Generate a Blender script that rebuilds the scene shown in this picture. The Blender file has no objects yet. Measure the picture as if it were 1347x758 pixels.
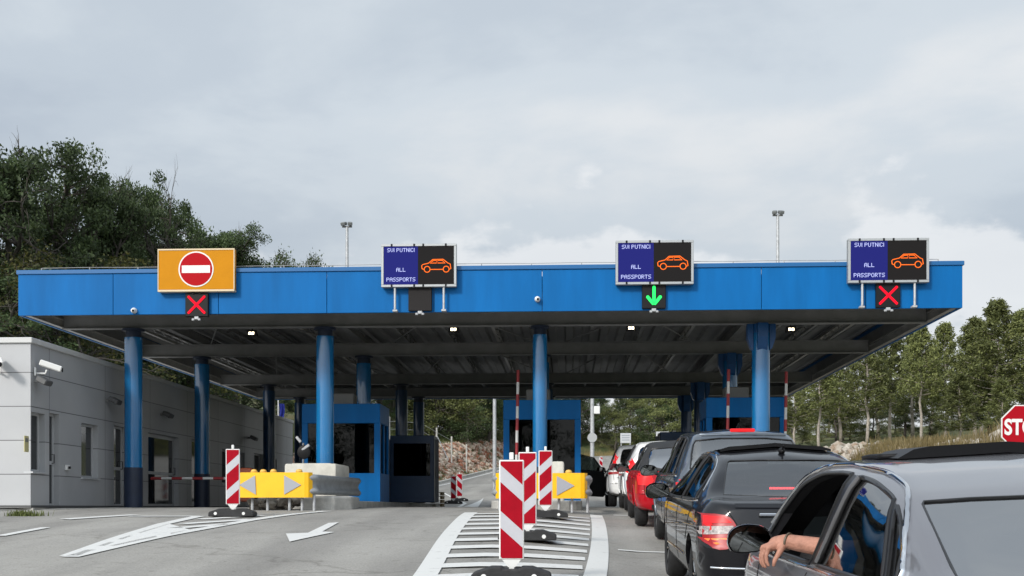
import bpy, bmesh, math, random
import numpy as np
from mathutils import Vector, Matrix, Euler
from mathutils.bvhtree import BVHTree
R = math.radians
random.seed(7)
rng = np.random.default_rng(7)
scene = bpy.context.scene
col = scene.collection

# ------------------------------------------------------------------ camera
# world: z = 0 is the height of the checkpoint plaza, y runs along the lanes
YAW = 0.0485
cam_d = bpy.data.cameras.new('camera')
cam = bpy.data.objects.new('camera', cam_d)
col.objects.link(cam)
cam.location = (0, 0, 0.0)
cam.rotation_euler = (R(90), 0, YAW)
cam_d.sensor_width = 36
cam_d.lens = 1540 / 1347 * 36
cam_d.shift_y = (668.6 - 379) / 1347
cam_d.clip_start = 0.1
cam_d.clip_end = 3000
scene.camera = cam

# ------------------------------------------------------------------ world and sun
SUN_EL, SUN_AZ = 31, 212          # azimuth: where the sun stands, clockwise from +y
EXPOSURE = 0.08
sund = Vector((math.sin(R(SUN_AZ)) * math.cos(R(SUN_EL)), math.cos(R(SUN_AZ)) * math.cos(R(SUN_EL)), math.sin(R(SUN_EL))))
w = bpy.data.worlds.new('World')
scene.world = w
w.use_nodes = True
nt = w.node_tree
for n in list(nt.nodes): nt.nodes.remove(n)
def N(t, kind, **kw):
    n = t.nodes.new(kind)
    for k, v in kw.items():
        if k.startswith('i_'):
            key = k[2:]
            key = int(key) if key.isdigit() else key
            n.inputs[key].default_value = v
        else: setattr(n, k, v)
    return n
out = N(nt, 'ShaderNodeOutputWorld')
bg = N(nt, 'ShaderNodeBackground'); bg.inputs[1].default_value = 0.1
sky = N(nt, 'ShaderNodeTexSky', sky_type='NISHITA', sun_disc=False, sun_elevation=R(SUN_EL), sun_rotation=R(SUN_AZ))
tc = N(nt, 'ShaderNodeTexCoord')
sep = N(nt, 'ShaderNodeSeparateXYZ'); nt.links.new(tc.outputs['Generated'], sep.inputs[0])
def M_(op, a, b=None, c=None):
    n = N(nt, 'ShaderNodeMath', operation=op)
    for i, v in enumerate((a, b, c)):
        if v is None: continue
        if isinstance(v, (int, float)): n.inputs[i].default_value = v
        else: nt.links.new(v, n.inputs[i])
    return n.outputs[0]
den = M_('ADD', M_('MAXIMUM', sep.outputs[2], 0.0), 0.16)
cx, cy = M_('DIVIDE', sep.outputs[0], den), M_('DIVIDE', sep.outputs[1], den)
cmb = N(nt, 'ShaderNodeCombineXYZ'); nt.links.new(cx, cmb.inputs[0]); nt.links.new(cy, cmb.inputs[1])
def wnoise(scale, detail, rough, loc):
    mp = N(nt, 'ShaderNodeMapping'); nt.links.new(cmb.outputs[0], mp.inputs[0]); mp.inputs['Location'].default_value = loc
    n = N(nt, 'ShaderNodeTexNoise', i_Scale=scale, i_Detail=detail, i_Roughness=rough, i_Distortion=0.25)
    nt.links.new(mp.outputs[0], n.inputs[0]); return n.outputs[0]
def wramp(fac, stops):
    r = N(nt, 'ShaderNodeValToRGB'); nt.links.new(fac, r.inputs[0])
    e = r.color_ramp; e.interpolation = 'EASE'
    e.elements[0].position, e.elements[0].color = stops[0][0], (*stops[0][1], 1)
    e.elements[1].position, e.elements[1].color = stops[-1][0], (*stops[-1][1], 1)
    for p, c in stops[1:-1]:
        x = e.elements.new(p); x.color = (*c, 1)
    return r.outputs[0]
n1 = wnoise(0.62, 7, 0.52, (3.1, 0.4, 0))
n2 = wnoise(2.2, 6, 0.55, (0.3, 2.4, 4))
nn = M_('ADD', M_('MULTIPLY', n1, 0.72), M_('MULTIPLY', n2, 0.28))
cloud = wramp(nn, [(0.39, (4.8, 5.45, 6.25)), (0.47, (5.5, 6.15, 6.85)), (0.54, (6.4, 7.0, 7.55)), (0.64, (7.7, 7.95, 8.15))])
# heaped white clouds low over the horizon
az = M_('ARCTAN2', sep.outputs[0], sep.outputs[1])
cb2 = N(nt, 'ShaderNodeCombineXYZ'); cb2.inputs[2].default_value = 1.3; nt.links.new(M_('MULTIPLY', az, 5.0), cb2.inputs[0]); nt.links.new(M_('MULTIPLY', sep.outputs[2], 9.0), cb2.inputs[1])
n3 = N(nt, 'ShaderNodeTexNoise', i_Scale=1.3, i_Detail=6, i_Roughness=0.55); nt.links.new(cb2.outputs[0], n3.inputs[0])
lim = M_('SUBTRACT', M_('MULTIPLY', n3.outputs[0], 0.62), M_('MULTIPLY', sep.outputs[2], 1.75))
mr = N(nt, 'ShaderNodeMapRange', interpolation_type='SMOOTHSTEP'); mr.inputs[1].default_value = -0.075; mr.inputs[2].default_value = -0.015
nt.links.new(lim, mr.inputs[0])
dk = N(nt, 'ShaderNodeMapRange', interpolation_type='SMOOTHSTEP'); dk.inputs[1].default_value = 0.34; dk.inputs[2].default_value = 0.16; dk.inputs[3].default_value = 1.0; dk.inputs[4].default_value = 0.90
nt.links.new(sep.outputs[2], dk.inputs[0])
vmd = N(nt, 'ShaderNodeVectorMath', operation='SCALE'); nt.links.new(cloud, vmd.inputs[0]); nt.links.new(dk.outputs[0], vmd.inputs['Scale']); cloud = vmd.outputs[0]
mx2 = N(nt, 'ShaderNodeMix', data_type='RGBA'); nt.links.new(M_('MULTIPLY', mr.outputs[0], 0.7), mx2.inputs[0]); nt.links.new(cloud, mx2.inputs[6]); mx2.inputs[7].default_value = (8.6, 8.7, 8.8, 1)
mx = N(nt, 'ShaderNodeMix', data_type='RGBA'); mx.inputs[0].default_value = 0.93
nt.links.new(sky.outputs[0], mx.inputs[6]); nt.links.new(mx2.outputs[2], mx.inputs[7])
# the cloud layer glows round the veiled sun, behind the camera
dot = N(nt, 'ShaderNodeVectorMath', operation='DOT_PRODUCT'); nt.links.new(tc.outputs['Generated'], dot.inputs[0]); dot.inputs[1].default_value = sund
gl = M_('ADD', M_('MULTIPLY', M_('POWER', M_('MAXIMUM', dot.outputs['Value'], 0.0), 2.0), 1.6), 1.0)
vm = N(nt, 'ShaderNodeVectorMath', operation='SCALE'); nt.links.new(mx.outputs[2], vm.inputs[0]); nt.links.new(gl, vm.inputs['Scale'])
nt.links.new(vm.outputs[0], bg.inputs[0]); nt.links.new(bg.outputs[0], out.inputs[0])

sl = bpy.data.lights.new('sun', 'SUN'); sl.energy = 2.6; sl.angle = R(10); sl.color = (1, 0.95, 0.88)
so = bpy.data.objects.new('sun', sl); col.objects.link(so)
so.rotation_euler = sund.to_track_quat('Z', 'Y').to_euler()
vs = scene.view_settings
vs.view_transform = 'Standard'; vs.look = 'None'; vs.exposure = EXPOSURE; vs.gamma = 1; vs.use_curve_mapping = False
scene.cycles.use_denoising = True
scene.cycles.max_bounces = 8; scene.cycles.transparent_max_bounces = 12

# ------------------------------------------------------------------ materials
MATS = {}
def mat(name, c, rough=0.6, metal=0.0, var=0.0, vscale=3.0, bump=0.0, bscale=40.0, emit=None, es=1.0, coat=0.0, spec=0.5, c2=None, stretch=None, thr=None, sheen=0.0):
    if name in MATS: return MATS[name]
    m = bpy.data.materials.new(name); m.use_nodes = True; t = m.node_tree
    b = t.nodes['Principled BSDF']
    b.inputs['Base Color'].default_value = (*c, 1); b.inputs['Roughness'].default_value = rough; b.inputs['Metallic'].default_value = metal
    b.inputs['Specular IOR Level'].default_value = spec
    if coat: b.inputs['Coat Weight'].default_value = coat; b.inputs['Coat Roughness'].default_value = 0.03
    if emit: b.inputs['Emission Color'].default_value = (*emit, 1); b.inputs['Emission Strength'].default_value = es
    tcn = t.nodes.new('ShaderNodeTexCoord'); src = tcn.outputs['Object']
    if stretch:
        mp = t.nodes.new('ShaderNodeMapping'); mp.inputs['Scale'].default_value = stretch; t.links.new(src, mp.inputs[0]); src = mp.outputs[0]
    if var or c2:
        n = N(t, 'ShaderNodeTexNoise', i_Scale=vscale, i_Detail=8, i_Roughness=0.62); t.links.new(src, n.inputs[0])
        r = t.nodes.new('ShaderNodeValToRGB'); t.links.new(n.outputs[0], r.inputs[0])
        lo = c2 if c2 else tuple(max(0, x * (1 - var)) for x in c); hi = c if c2 else tuple(min(1, x * (1 + var)) for x in c)
        a, bb = thr or (0.32, 0.68)
        r.color_ramp.elements[0].position = a; r.color_ramp.elements[0].color = (*lo, 1)
        r.color_ramp.elements[1].position = bb; r.color_ramp.elements[1].color = (*hi, 1)
        t.links.new(r.outputs[0], b.inputs['Base Color'])
    if bump:
        n = N(t, 'ShaderNodeTexNoise', i_Scale=bscale, i_Detail=5); t.links.new(src, n.inputs[0])
        bp = N(t, 'ShaderNodeBump', i_Strength=bump, i_Distance=0.02); t.links.new(n.outputs[0], bp.inputs['Height']); t.links.new(bp.outputs[0], b.inputs['Normal'])
    MATS[name] = m
    return m
def glassmat(name, tint, refl=1.0, ior=1.5):
    if name in MATS: return MATS[name]
    m = bpy.data.materials.new(name); m.use_nodes = True; t = m.node_tree
    for n in list(t.nodes): t.nodes.remove(n)
    o = t.nodes.new('ShaderNodeOutputMaterial'); mxs = t.nodes.new('ShaderNodeMixShader')
    tr = t.nodes.new('ShaderNodeBsdfTransparent'); tr.inputs[0].default_value = (*tint, 1)
    g = t.nodes.new('ShaderNodeBsdfGlossy'); g.inputs['Roughness'].default_value = 0.02; g.inputs[0].default_value = (refl, refl, refl, 1)
    fr = t.nodes.new('ShaderNodeFresnel'); fr.inputs[0].default_value = ior
    t.links.new(fr.outputs[0], mxs.inputs[0]); t.links.new(tr.outputs[0], mxs.inputs[1]); t.links.new(g.outputs[0], mxs.inputs[2]); t.links.new(mxs.outputs[0], o.inputs[0])
    MATS[name] = m; return m

def asphalt():
    m = bpy.data.materials.new('asphalt'); m.use_nodes = True; t = m.node_tree; b = t.nodes['Principled BSDF']
    tcn = t.nodes.new('ShaderNodeTexCoord'); s = tcn.outputs['Object']
    def nz(sc, det, ro=0.6, st=(1, 1, 1)):
        mp = t.nodes.new('ShaderNodeMapping'); mp.inputs['Scale'].default_value = st; t.links.new(s, mp.inputs[0])
        n = N(t, 'ShaderNodeTexNoise', i_Scale=sc, i_Detail=det, i_Roughness=ro); t.links.new(mp.outputs[0], n.inputs[0]); return n.outputs[0]
    def ramp(f, a, ca, bb, cb):
        r = t.nodes.new('ShaderNodeValToRGB'); t.links.new(f, r.inputs[0]); r.color_ramp.elements[0].position = a; r.color_ramp.elements[0].color = (*ca, 1)
        r.color_ramp.elements[1].position = bb; r.color_ramp.elements[1].color = (*cb, 1); return r.outputs[0]
    def mul(a, c_, f=1.0):
        n = N(t, 'ShaderNodeMix', data_type='RGBA', blend_type='MULTIPLY'); n.inputs[0].default_value = f; t.links.new(a, n.inputs[6]); t.links.new(c_, n.inputs[7]); return n.outputs[2]
    base = ramp(nz(0.35, 6), 0.3, (0.262, 0.255, 0.24), 0.7, (0.33, 0.322, 0.305))
    wear = ramp(nz(0.7, 4, 0.5, (1.6, 0.16, 1)), 0.36, (0.80, 0.79, 0.78), 0.62, (1.05, 1.04, 1.02))     # tyre tracks along the lanes
    grain = ramp(nz(38, 3, 0.8), 0.25, (0.68, 0.68, 0.68), 0.75, (1.28, 1.28, 1.27))
    stain = ramp(nz(1.7, 8, 0.7), 0.30, (0.70, 0.69, 0.68), 0.42, (1, 1, 1))
    vo = N(t, 'ShaderNodeTexVoronoi', feature='DISTANCE_TO_EDGE', i_Scale=0.22); nv = N(t, 'ShaderNodeTexNoise', i_Scale=1.1, i_Detail=6); t.links.new(s, nv.inputs[0])
    va = N(t, 'ShaderNodeVectorMath', operation='MULTIPLY_ADD'); t.links.new(nv.outputs['Color'], va.inputs[0]); va.inputs[1].default_value = (1.6, 1.6, 0); t.links.new(s, va.inputs[2]); t.links.new(va.outputs[0], vo.inputs[0])
    crack = ramp(vo.outputs[0],   .0012, (.72, .71, .70), .005, (1, 1, 1))
    speck = ramp(nz(9, 2, .4), .27, (.72, .71, .70), .31, (1, 1, 1))
    t.links.new(mul(mul(mul(mul(mul(base, wear), grain), stain), crack), speck), b.inputs['Base Color'])
    b.inputs['Roughness'].default_value = 0.85; b.inputs['Specular IOR Level'].default_value = 0.3
    bp = N(t, 'ShaderNodeBump', i_Strength=0.5, i_Distance=0.01); t.links.new(nz(60, 4, 0.8), bp.inputs['Height']); t.links.new(bp.outputs[0], b.inputs['Normal'])
    return m

# ------------------------------------------------------------------ object helpers
def tag(o, label=None, cat=None, group=None, kind=None):
    if label: o['label'] = label
    if cat: o['category'] = cat
    if group: o['group'] = group
    if kind: o['kind'] = kind
    return o
def thing(name, label, cat, loc=(0, 0, 0), rz=0, group=None, rx=0):
    o = bpy.data.objects.new(name, None); col.objects.link(o)
    o.location = loc; o.rotation_mode = 'ZXY' if rx else 'XYZ'; o.rotation_euler = (rx, 0, rz); o.empty_display_size = 0.2
    return tag(o, label, cat, group)
def link(name, me, m, parent=None, smooth=False, sharp=35):
    o = bpy.data.objects.new(name, me); col.objects.link(o)
    if m is not None:
        for k in (m if isinstance(m, (list, tuple)) else [m]): me.materials.append(k)
    if smooth:
        me.polygons.foreach_set('use_smooth', [True] * len(me.polygons))
        me.set_sharp_from_angle(angle=R(sharp))
    if parent: o.parent = parent
    return o
def kids(o): return [c for c in col.objects if c.parent == o]
def copy_tree(o, parent=None, loc=None, label=None, ch=None):
    c = o.copy(); col.objects.link(c)
    if parent: c.parent = parent
    if loc is not None: c.location = loc
    if label: c['label'] = label
    for k in list(o.children): copy_tree(k, c)
    return c

class MB:
    def __init__(s): s.bm = bmesh.new(); s.mi = 0
    def _set(s, n0):
        if s.mi:
            s.bm.faces.ensure_lookup_table()
            for f in s.bm.faces[n0:]: f.material_index = s.mi
    def box(s, x0, x1, y0, y1, z0, z1, bev=0, rot=None, seg=1):
        n0 = len(s.bm.faces)
        c = Vector(((x0 + x1) / 2, (y0 + y1) / 2, (z0 + z1) / 2)); d = (abs(x1 - x0), abs(y1 - y0), abs(z1 - z0))
        t = bmesh.new(); bmesh.ops.create_cube(t, size=1, matrix=Matrix.Diagonal((*d, 1)))
        if bev: bmesh.ops.bevel(t, geom=t.edges[:], offset=min(bev, min(d) * 0.45), segments=seg, affect='EDGES', profile=0.5)
        mtx = Matrix.Translation(c) @ (rot.to_matrix().to_4x4() if rot else Matrix.Identity(4))
        t.transform(mtx); s._merge(t); s._set(n0); return s
    def _merge(s, t):
        me = bpy.data.meshes.new('tmp'); t.to_mesh(me); t.free(); s.bm.from_mesh(me); bpy.data.meshes.remove(me)
    def mesh(s, verts, faces):
        n0 = len(s.bm.faces)
        vs_ = [s.bm.verts.new(v) for v in verts]
        for f in faces:
            try: s.bm.faces.new([vs_[i] for i in f])
            except ValueError: pass
        s._set(n0); return s
    def tube(s, pts, r, n=8, caps=True, close=False):
        n0 = len(s.bm.faces)
        pts = [Vector(p) for p in pts]; K = len(pts); rr = r if isinstance(r, (list, tuple)) else [r] * K
        rings = []; up = None
        for i, p in enumerate(pts):
            a = pts[i - 1] if (i > 0 or close) else pts[i]; b = pts[(i + 1) % K] if (i < K - 1 or close) else pts[i]
            d = (b - a); d = d.normalized() if d.length > 1e-9 else Vector((0, 0, 1))
            if up is None: up = Vector((0, 0, 1)) if abs(d.z) < 0.9 else Vector((1, 0, 0))
            u = d.cross(up)
            if u.length < 1e-6: u = d.orthogonal()
            u.normalize(); v = u.cross(d).normalized(); up = v
            rings.append([s.bm.verts.new(p + (u * math.cos(2 * math.pi * k / n) + v * math.sin(2 * math.pi * k / n)) * rr[i]) for k in range(n)])
        for i in range(K if close else K - 1):
            A, B = rings[i], rings[(i + 1) % K]
            for k in range(n): s.bm.faces.new((A[k], A[(k + 1) % n], B[(k + 1) % n], B[k]))
        if caps and not close:
            s.bm.faces.new(rings[0][::-1]); s.bm.faces.new(rings[-1])
        s._set(n0); return s
    def cyl(s, p0, p1, r0, r1=None, n=16):
        return s.tube([p0, p1], [r0, r0 if r1 is None else r1], n)
    def lathe(s, prof, n=24, axis='Z', c=(0, 0, 0)):
        n0 = len(s.bm.faces); rings = []
        for r_, h in prof:
            ring = []
            for k in range(n):
                a = 2 * math.pi * k / n; ca, sa = math.cos(a) * r_, math.sin(a) * r_
                v = {'Z': (ca, sa, h), 'X': (h, ca, sa), 'Y': (ca, h, sa)}[axis]
                ring.append(s.bm.verts.new(Vector(v) + Vector(c)))
            rings.append(ring)
        for A, B in zip(rings, rings[1:]):
            for k in range(n): s.bm.faces.new((A[k], A[(k + 1) % n], B[(k + 1) % n], B[k]))
        if prof[0][0] > 1e-4: s.bm.faces.new(rings[0][::-1])
        if prof[-1][0] > 1e-4: s.bm.faces.new(rings[-1])
        s._set(n0); return s
    def prism(s, poly, axis, a, b):
        """polygon in the two other axes, extruded from a to b along axis"""
        n0 = len(s.bm.faces)
        def P(u, v, h): return {'X': (h, u, v), 'Y': (u, h, v), 'Z': (u, v, h)}[axis]
        A = [s.bm.verts.new(P(u, v, a)) for u, v in poly]; B = [s.bm.verts.new(P(u, v, b)) for u, v in poly]; n = len(poly)
        s.bm.faces.new(A[::-1]); s.bm.faces.new(B)
        for k in range(n): s.bm.faces.new((A[k], A[(k + 1) % n], B[(k + 1) % n], B[k]))
        s._set(n0); return s
    def ico(s, c, r, sub=1, jit=0, sc=(1, 1, 1)):
        n0 = len(s.bm.faces)
        t = bmesh.new(); bmesh.ops.create_icosphere(t, subdivisions=sub, radius=r)
        for v in t.verts:
            v.co = Vector((v.co.x * sc[0], v.co.y * sc[1], v.co.z * sc[2])) * (1 + random.uniform(-jit, jit)) + Vector(c)
        s._merge(t); s._set(n0); return s
    def build(s, name, m, parent=None, smooth=False, sharp=35, bevel=0, normals=True):
        if normals: bmesh.ops.recalc_face_normals(s.bm, faces=s.bm.faces[:])
        if bevel: bmesh.ops.bevel(s.bm, geom=[e for e in s.bm.edges if len(e.link_faces) == 2 and e.calc_face_angle(0) > 0.5], offset=bevel, segments=2, affect='EDGES', profile=0.5)
        me = bpy.data.meshes.new(name); s.bm.to_mesh(me); s.bm.free()
        return link(name, me, m, parent, smooth, sharp)

def text(name, s, size, m, parent, loc, rot=(R(90), 0, 0), ext=0.002, off=0.0, sx=1.0):
    cu = bpy.data.curves.new('t', 'FONT'); cu.body = s; cu.size = size; cu.extrude = ext; cu.offset = off; cu.align_x = 'CENTER'; cu.align_y = 'CENTER'
    o = bpy.data.objects.new('t', cu); col.objects.link(o)
    bpy.context.view_layer.update()
    me = bpy.data.meshes.new_from_object(o.evaluated_get(bpy.context.evaluated_depsgraph_get()))
    bpy.data.objects.remove(o); bpy.data.curves.remove(cu)
    me.transform(Euler(rot).to_matrix().to_4x4() @ Matrix.Diagonal((sx, 1, 1, 1)))
    me.transform(Matrix.Translation(loc))
    me.materials.clear()
    return link(name, me, m, parent)

# surveying: a sight line of the photograph at a known distance along the lanes
CY, SY = math.cos(YAW), math.sin(YAW)
def X(px, Y):
    t = (px - 673.5) / 1540; return Y * (t * CY - SY) / (CY + t * SY)
def Z(px, py, Y):
    return (668.6 - py) / 1540 * (-X(px, Y) * SY + Y * CY)
def Yon(px, x):
    t = (px - 673.5) / 1540; return x * (CY + t * SY) / (t * CY - SY)

# ------------------------------------------------------------------ ground
def sm(a, b, v):
    t = min(1, max(0, (v - a) / (b - a))); return t * t * (3 - 2 * t)
def curve(pts, s=1.5):
    xs = np.arange(pts[0][0], pts[-1][0], 0.25); ys = np.interp(xs, [p[0] for p in pts], [p[1] for p in pts])
    k = int(s / 0.25) * 2 + 1; ker = np.hanning(k + 2)[1:-1]; ker /= ker.sum()
    pad = k // 2; ys2 = np.convolve(np.concatenate([np.full(pad, ys[0]) + (np.arange(-pad, 0) * (ys[1] - ys[0])), ys, np.full(pad, ys[-1])]), ker, 'valid')
    return lambda v: float(np.interp(v, xs, ys2))
prR = curve([(-60, -4), (-10, -1.98), (0, -1.46), (5, -1.21), (10.5, -.93), (18.5, -.51), (21, -.34), (26.3, -.07), (31, .02), (48, .03), (55, .35), (70, 1.35), (90, 2.95), (115, 4.9), (125, 5.6), (150, 6.6), (200, 8), (600, 10)])
prL = curve([(-60, -3.6), (-10, -1.9), (0, -1.36), (8, -.98), (11.8, -.72), (16.2, -.42), (21.4, -.13), (25, -.02), (28, .02), (48, .03), (55, .35), (70, 1.35), (90, 2.95), (115, 4.9), (125, 5.6), (150, 6.6), (200, 8), (600, 10)])
edgeL = curve([(-60, -24), (24, -24), (46, -22), (54, -13), (60, -10.5), (70, -8.2), (90, -5.6), (104, -2.5), (115, 1.0), (122, 7), (130, 20), (140, 60), (600, 80)], 3)
edgeR = curve([(-60, 16), (24, 14), (40, 10.5), (50, 9.8), (70, 9.0), (85, 9.5), (100, 14), (108, 20), (118, 42), (125, 80), (600, 80)], 3)
def road_z(x, y):
    return prL(y) + (prR(y) - prL(y)) * sm(-1.2, 1.4, x)
def terr_z(x, y):
    z = road_z(x, y)
    dl, dr = edgeL(y) - x, x - edgeR(y)
    if dl < 0 and dr < 0: return z - 0.16
    if dl > 0:
        fade = sm(122, 104, y) if x > -30 else 1
        dl = dl * (.15 + .85 * fade)
        z += -0.16 + (1.75 * sm(.6, 3.2, dl)) * sm(50, 60, y) + 0.16 * max(0, dl - 1.0) * (0.3 + 0.7 * sm(20, 40, y))
        z = min(z, 14 + 0.02 * dl)
    elif dr > 0:
        z += -0.16 + 2.5 * sm(.4, 4.5, dr) * sm(27, 38, y) + 0.07 * max(0, dr - 5)
    return z + 0.12 * math.sin(x * 1.3 + y * .7) * math.sin(y * .9 - x * .4) * sm(0, 3, max(dl, dr))
def axis_(a, b, s, far, n):
    mid = list(np.arange(a, b + 1e-6, s)); g = [b + (far - b) * (i / n) ** 2 for i in range(1, n + 1)]; h = [a - (far + a) * (i / n) ** 2 for i in range(1, n + 1)]
    return h[::-1] + mid + g
def gridmesh(xs, ys, zf, skip=None):
    vs_ = [(x, y, zf(x, y)) for y in ys for x in xs]; nx = len(xs); fs = []
    for j in range(len(ys) - 1):
        for i in range(nx - 1): fs.append((j * nx + i, j * nx + i + 1, (j + 1) * nx + i + 1, (j + 1) * nx + i))
    me = bpy.data.meshes.new('g'); me.from_pydata(vs_, [], fs); return me
def terrain_mat():
    m = mat('terrain_earth', (0.13, 0.12, 0.05), 0.95, c2=(0.06, 0.085, 0.025), vscale=0.35, bump=0.8, bscale=6, thr=(0.42, 0.6)); return m
xs = axis_(-44, 34, 1.0, 900, 16); ys = [y for y in axis_(4, 150, 1.0, 900, 16)]
tg = link('ground', gridmesh(xs, ys, terr_z), terrain_mat(), None, True, 80); tag(tg, kind='structure')
# asphalt: plaza and the road beyond, laid as one strip between its two edges
ASPH = asphalt()
rows_y = [-30, -20, -10, -5] + list(np.arange(0, 135, 1.0))
vs_, fs = [], []; NX = 46
for y in rows_y:
    a, b = edgeL(y) - .05, edgeR(y) + .05
    for i in range(NX + 1):
        x = a + (b - a) * i / NX; vs_.append((x, y, road_z(x, y)))
for j in range(len(rows_y) - 1):
    for i in range(NX): q = j * (NX + 1) + i; fs.append((q, q + 1, q + NX + 2, q + NX + 1))
me = bpy.data.meshes.new('road'); me.from_pydata(vs_, [], fs)
road = tag(link('road', me, ASPH, None, True, 80), kind='structure')

def ground_at(px, py):
    """where the sight line through a photo pixel meets the road"""
    y = 6.0
    while y < 140:
        if Z(px, py, y) <= road_z(X(px, y), y): break
        y += 0.05
    return X(px, y), y
PAINT = mat('road_paint', (0.62, 0.62, 0.60), 0.7, c2=(0.36, 0.355, 0.34), vscale=7, thr=(0.24, 0.40), bump=0.3, bscale=60)
def paint(name, polys, lift=0.012, m=PAINT):
    mb = MB()
    for poly in polys:
        t = bmesh.new(); f = t.faces.new([t.verts.new((x, y, 0)) for x, y in poly])
        ys_ = [p[1] for p in poly]; xs_ = [p[0] for p in poly]
        for yy in np.arange(math.floor(min(ys_)) + 0.0, max(ys_), 0.5):
            bmesh.ops.bisect_plane(t, geom=t.verts[:] + t.edges[:] + t.faces[:], plane_co=(0, yy, 0), plane_no=(0, 1, 0))
        for xx in np.arange(math.floor(min(xs_)), max(xs_), 0.5):
            bmesh.ops.bisect_plane(t, geom=t.verts[:] + t.edges[:] + t.faces[:], plane_co=(xx, 0, 0), plane_no=(1, 0, 0))
        for v in t.verts: v.co.z = road_z(v.co.x, v.co.y) + lift
        bmesh.ops.triangulate(t, faces=t.faces[:])
        for f in t.faces:
            if f.normal.z < 0: f.normal_flip()
        mb._merge(t)
    o = mb.build(name, m, None, normals=False); return tag(o, kind='structure')
def band(pts, w0, w1=None):
    """a painted line of width w along ground points"""
    pts = [Vector(p) for p in pts]; n = len(pts); L_, R_ = [], []
    for i, p in enumerate(pts):
        d = (pts[min(i + 1, n - 1)] - pts[max(i - 1, 0)]).normalized(); k = (w0 + ((w1 or w0) - w0) * i / (n - 1)) / 2
        nn_ = Vector((-d.y, d.x)); L_.append(p + nn_ * k); R_.append(p - nn_ * k)
    return [tuple(q) for q in L_] + [tuple(q) for q in R_[::-1]]
GP = lambda lst: [ground_at(*p) for p in lst]
def smooth_line(pts, n=24):
    P = np.array(pts); t = np.linspace(0, 1, len(P)); tt = np.linspace(0, 1, n); deg = min(3, len(P) - 1)
    order = np.polyfit(t, P[:, 0], deg), np.polyfit(t, P[:, 1], deg)
    return list(zip(np.polyval(order[0], tt), np.polyval(order[1], tt)))
# gore in front of the middle island
gl_ = smooth_line([(X(540, 10.8), 10.8), (X(559, 12), 12), (X(572, 13.5), 13.5), (X(588, 16), 16), (X(603, 19), 19), (X(620, 22.6), 22.6)])
gr_ = smooth_line([(X(768, 10.8), 10.8), (X(779, 12), 12), (X(786, 14), 14), (X(789, 17), 17), (X(788, 20.5), 20.5), (X(784, 24), 24)])
stripes = []
yy = 10.9
glx = lambda y: float(np.interp(y, [p[1] for p in gl_], [p[0] for p in gl_])); grx = lambda y: float(np.interp(y, [p[1] for p in gr_], [p[0] for p in gr_]))
while yy < 22.6:
    a, b = glx(yy) + .12, grx(yy + .35) - .15
    stripes.append([(a, yy - .2), (b, yy + .42), (b, yy + .82), (a, yy + .20)])
    yy += 1.0
paint('gore_marking', [band(gl_, .25), band(gr_, .25)] + stripes)
# gore at the left island
g1 = GP([(90, 733), (150, 711), (215, 690), (262, 680)]); g2 = GP([(92, 734), (215, 706), (330, 685), (430, 673)])
lm = [band(g1, .22), band(g2, .22)]
lm.append(GP([(90, 733), (215, 706), (250, 698), (222, 690), (150, 712)]))
for a, b in [((228, 696), (300, 690)), ((240, 690), (330, 684)), ((262, 684), (345, 679))]:
    p, q = GP([a, b]); lm.append(band([p, q], .28))
lm.append(band(GP([(85, 684), (178, 678)]), .3)); lm.append(band(GP([(0, 706), (60, 695)]), .16)); lm.append(band(GP([(170, 680), (262, 680)]), .2))
paint('left_gore_marking', lm)
paint('arrow_marking', [GP([(376, 703), (405, 702), (432, 689), (446, 688), (424, 700.5), (440, 701), (381, 714)])])
paint('lane_marking', [band([(X(813, 16.3), 16.3), (2.6, 16.3)], .16), band([(X(807, 24.4), 24.4), (3.0, 24.4)], .2), band([(X(470, 27.6), 27.6), (X(640, 27.6), 27.6)], .22),
      band([(X(860, 8.7), 8.7), (4.0, 8.7)], .14)])
paint('far_marking', [[(x - .1, y) for x, y in []] or band([(X(583, 62), 62), (X(612, 52), 52), (X(600, 46), 46)], .12, .2), [(X(600, 46), 46), (X(628, 47), 47), (X(636, 57), 57), (X(622, 51.5), 51.5)],
      band([(edgeL(y) + .55, y) for y in np.arange(56, 118, 2)], .18)])
# kerb along the far bend
kb = MB()
pp = [(edgeL(y) - .12, y) for y in np.arange(54, 122, 1.5)]
for (xa, ya), (xb, yb) in zip(pp, pp[1:]):
    kb.mesh([(xa + q, ya, road_z(xa, ya) + h) for q, h in ((.12, -.1), (.12, .13), (-.12, .13), (-.12, -.1))] + [(xb + q, yb, road_z(xb, yb) + h) for q, h in ((.12, -.1), (.12, .13), (-.12, .13), (-.12, -.1))],
            [(0, 4, 5, 1), (1, 5, 6, 2), (2, 6, 7, 3)])
CONC = mat('concrete', (0.42, 0.41, 0.38), 0.85, var=0.22, vscale=3.5, bump=0.4, bscale=25)
tag(kb.build('kerb', CONC), kind='structure')
# raised walkway round the office building
wk = [(-34, 21.3), (-15.2, 21.9), (-12.2, 23.2), (-10.0, 26.4), (-9.55, 28), (-9.55, 50), (-11.3, 50), (-11.3, 24.2), (-34, 24.2)]
mb = MB(); t = bmesh.new(); A = [t.verts.new((x, y, road_z(x, y) - .3)) for x, y in wk]; B = [t.verts.new((x, y, .01 if y > 24 else -.035)) for x, y in wk]
t.faces.new(B)
for k in range(len(wk)): t.faces.new((A[k], A[(k + 1) % len(wk)], B[(k + 1) % len(wk)], B[k]))
mb._merge(t); tag(mb.build('pavement', CONC), kind='structure')
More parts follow.
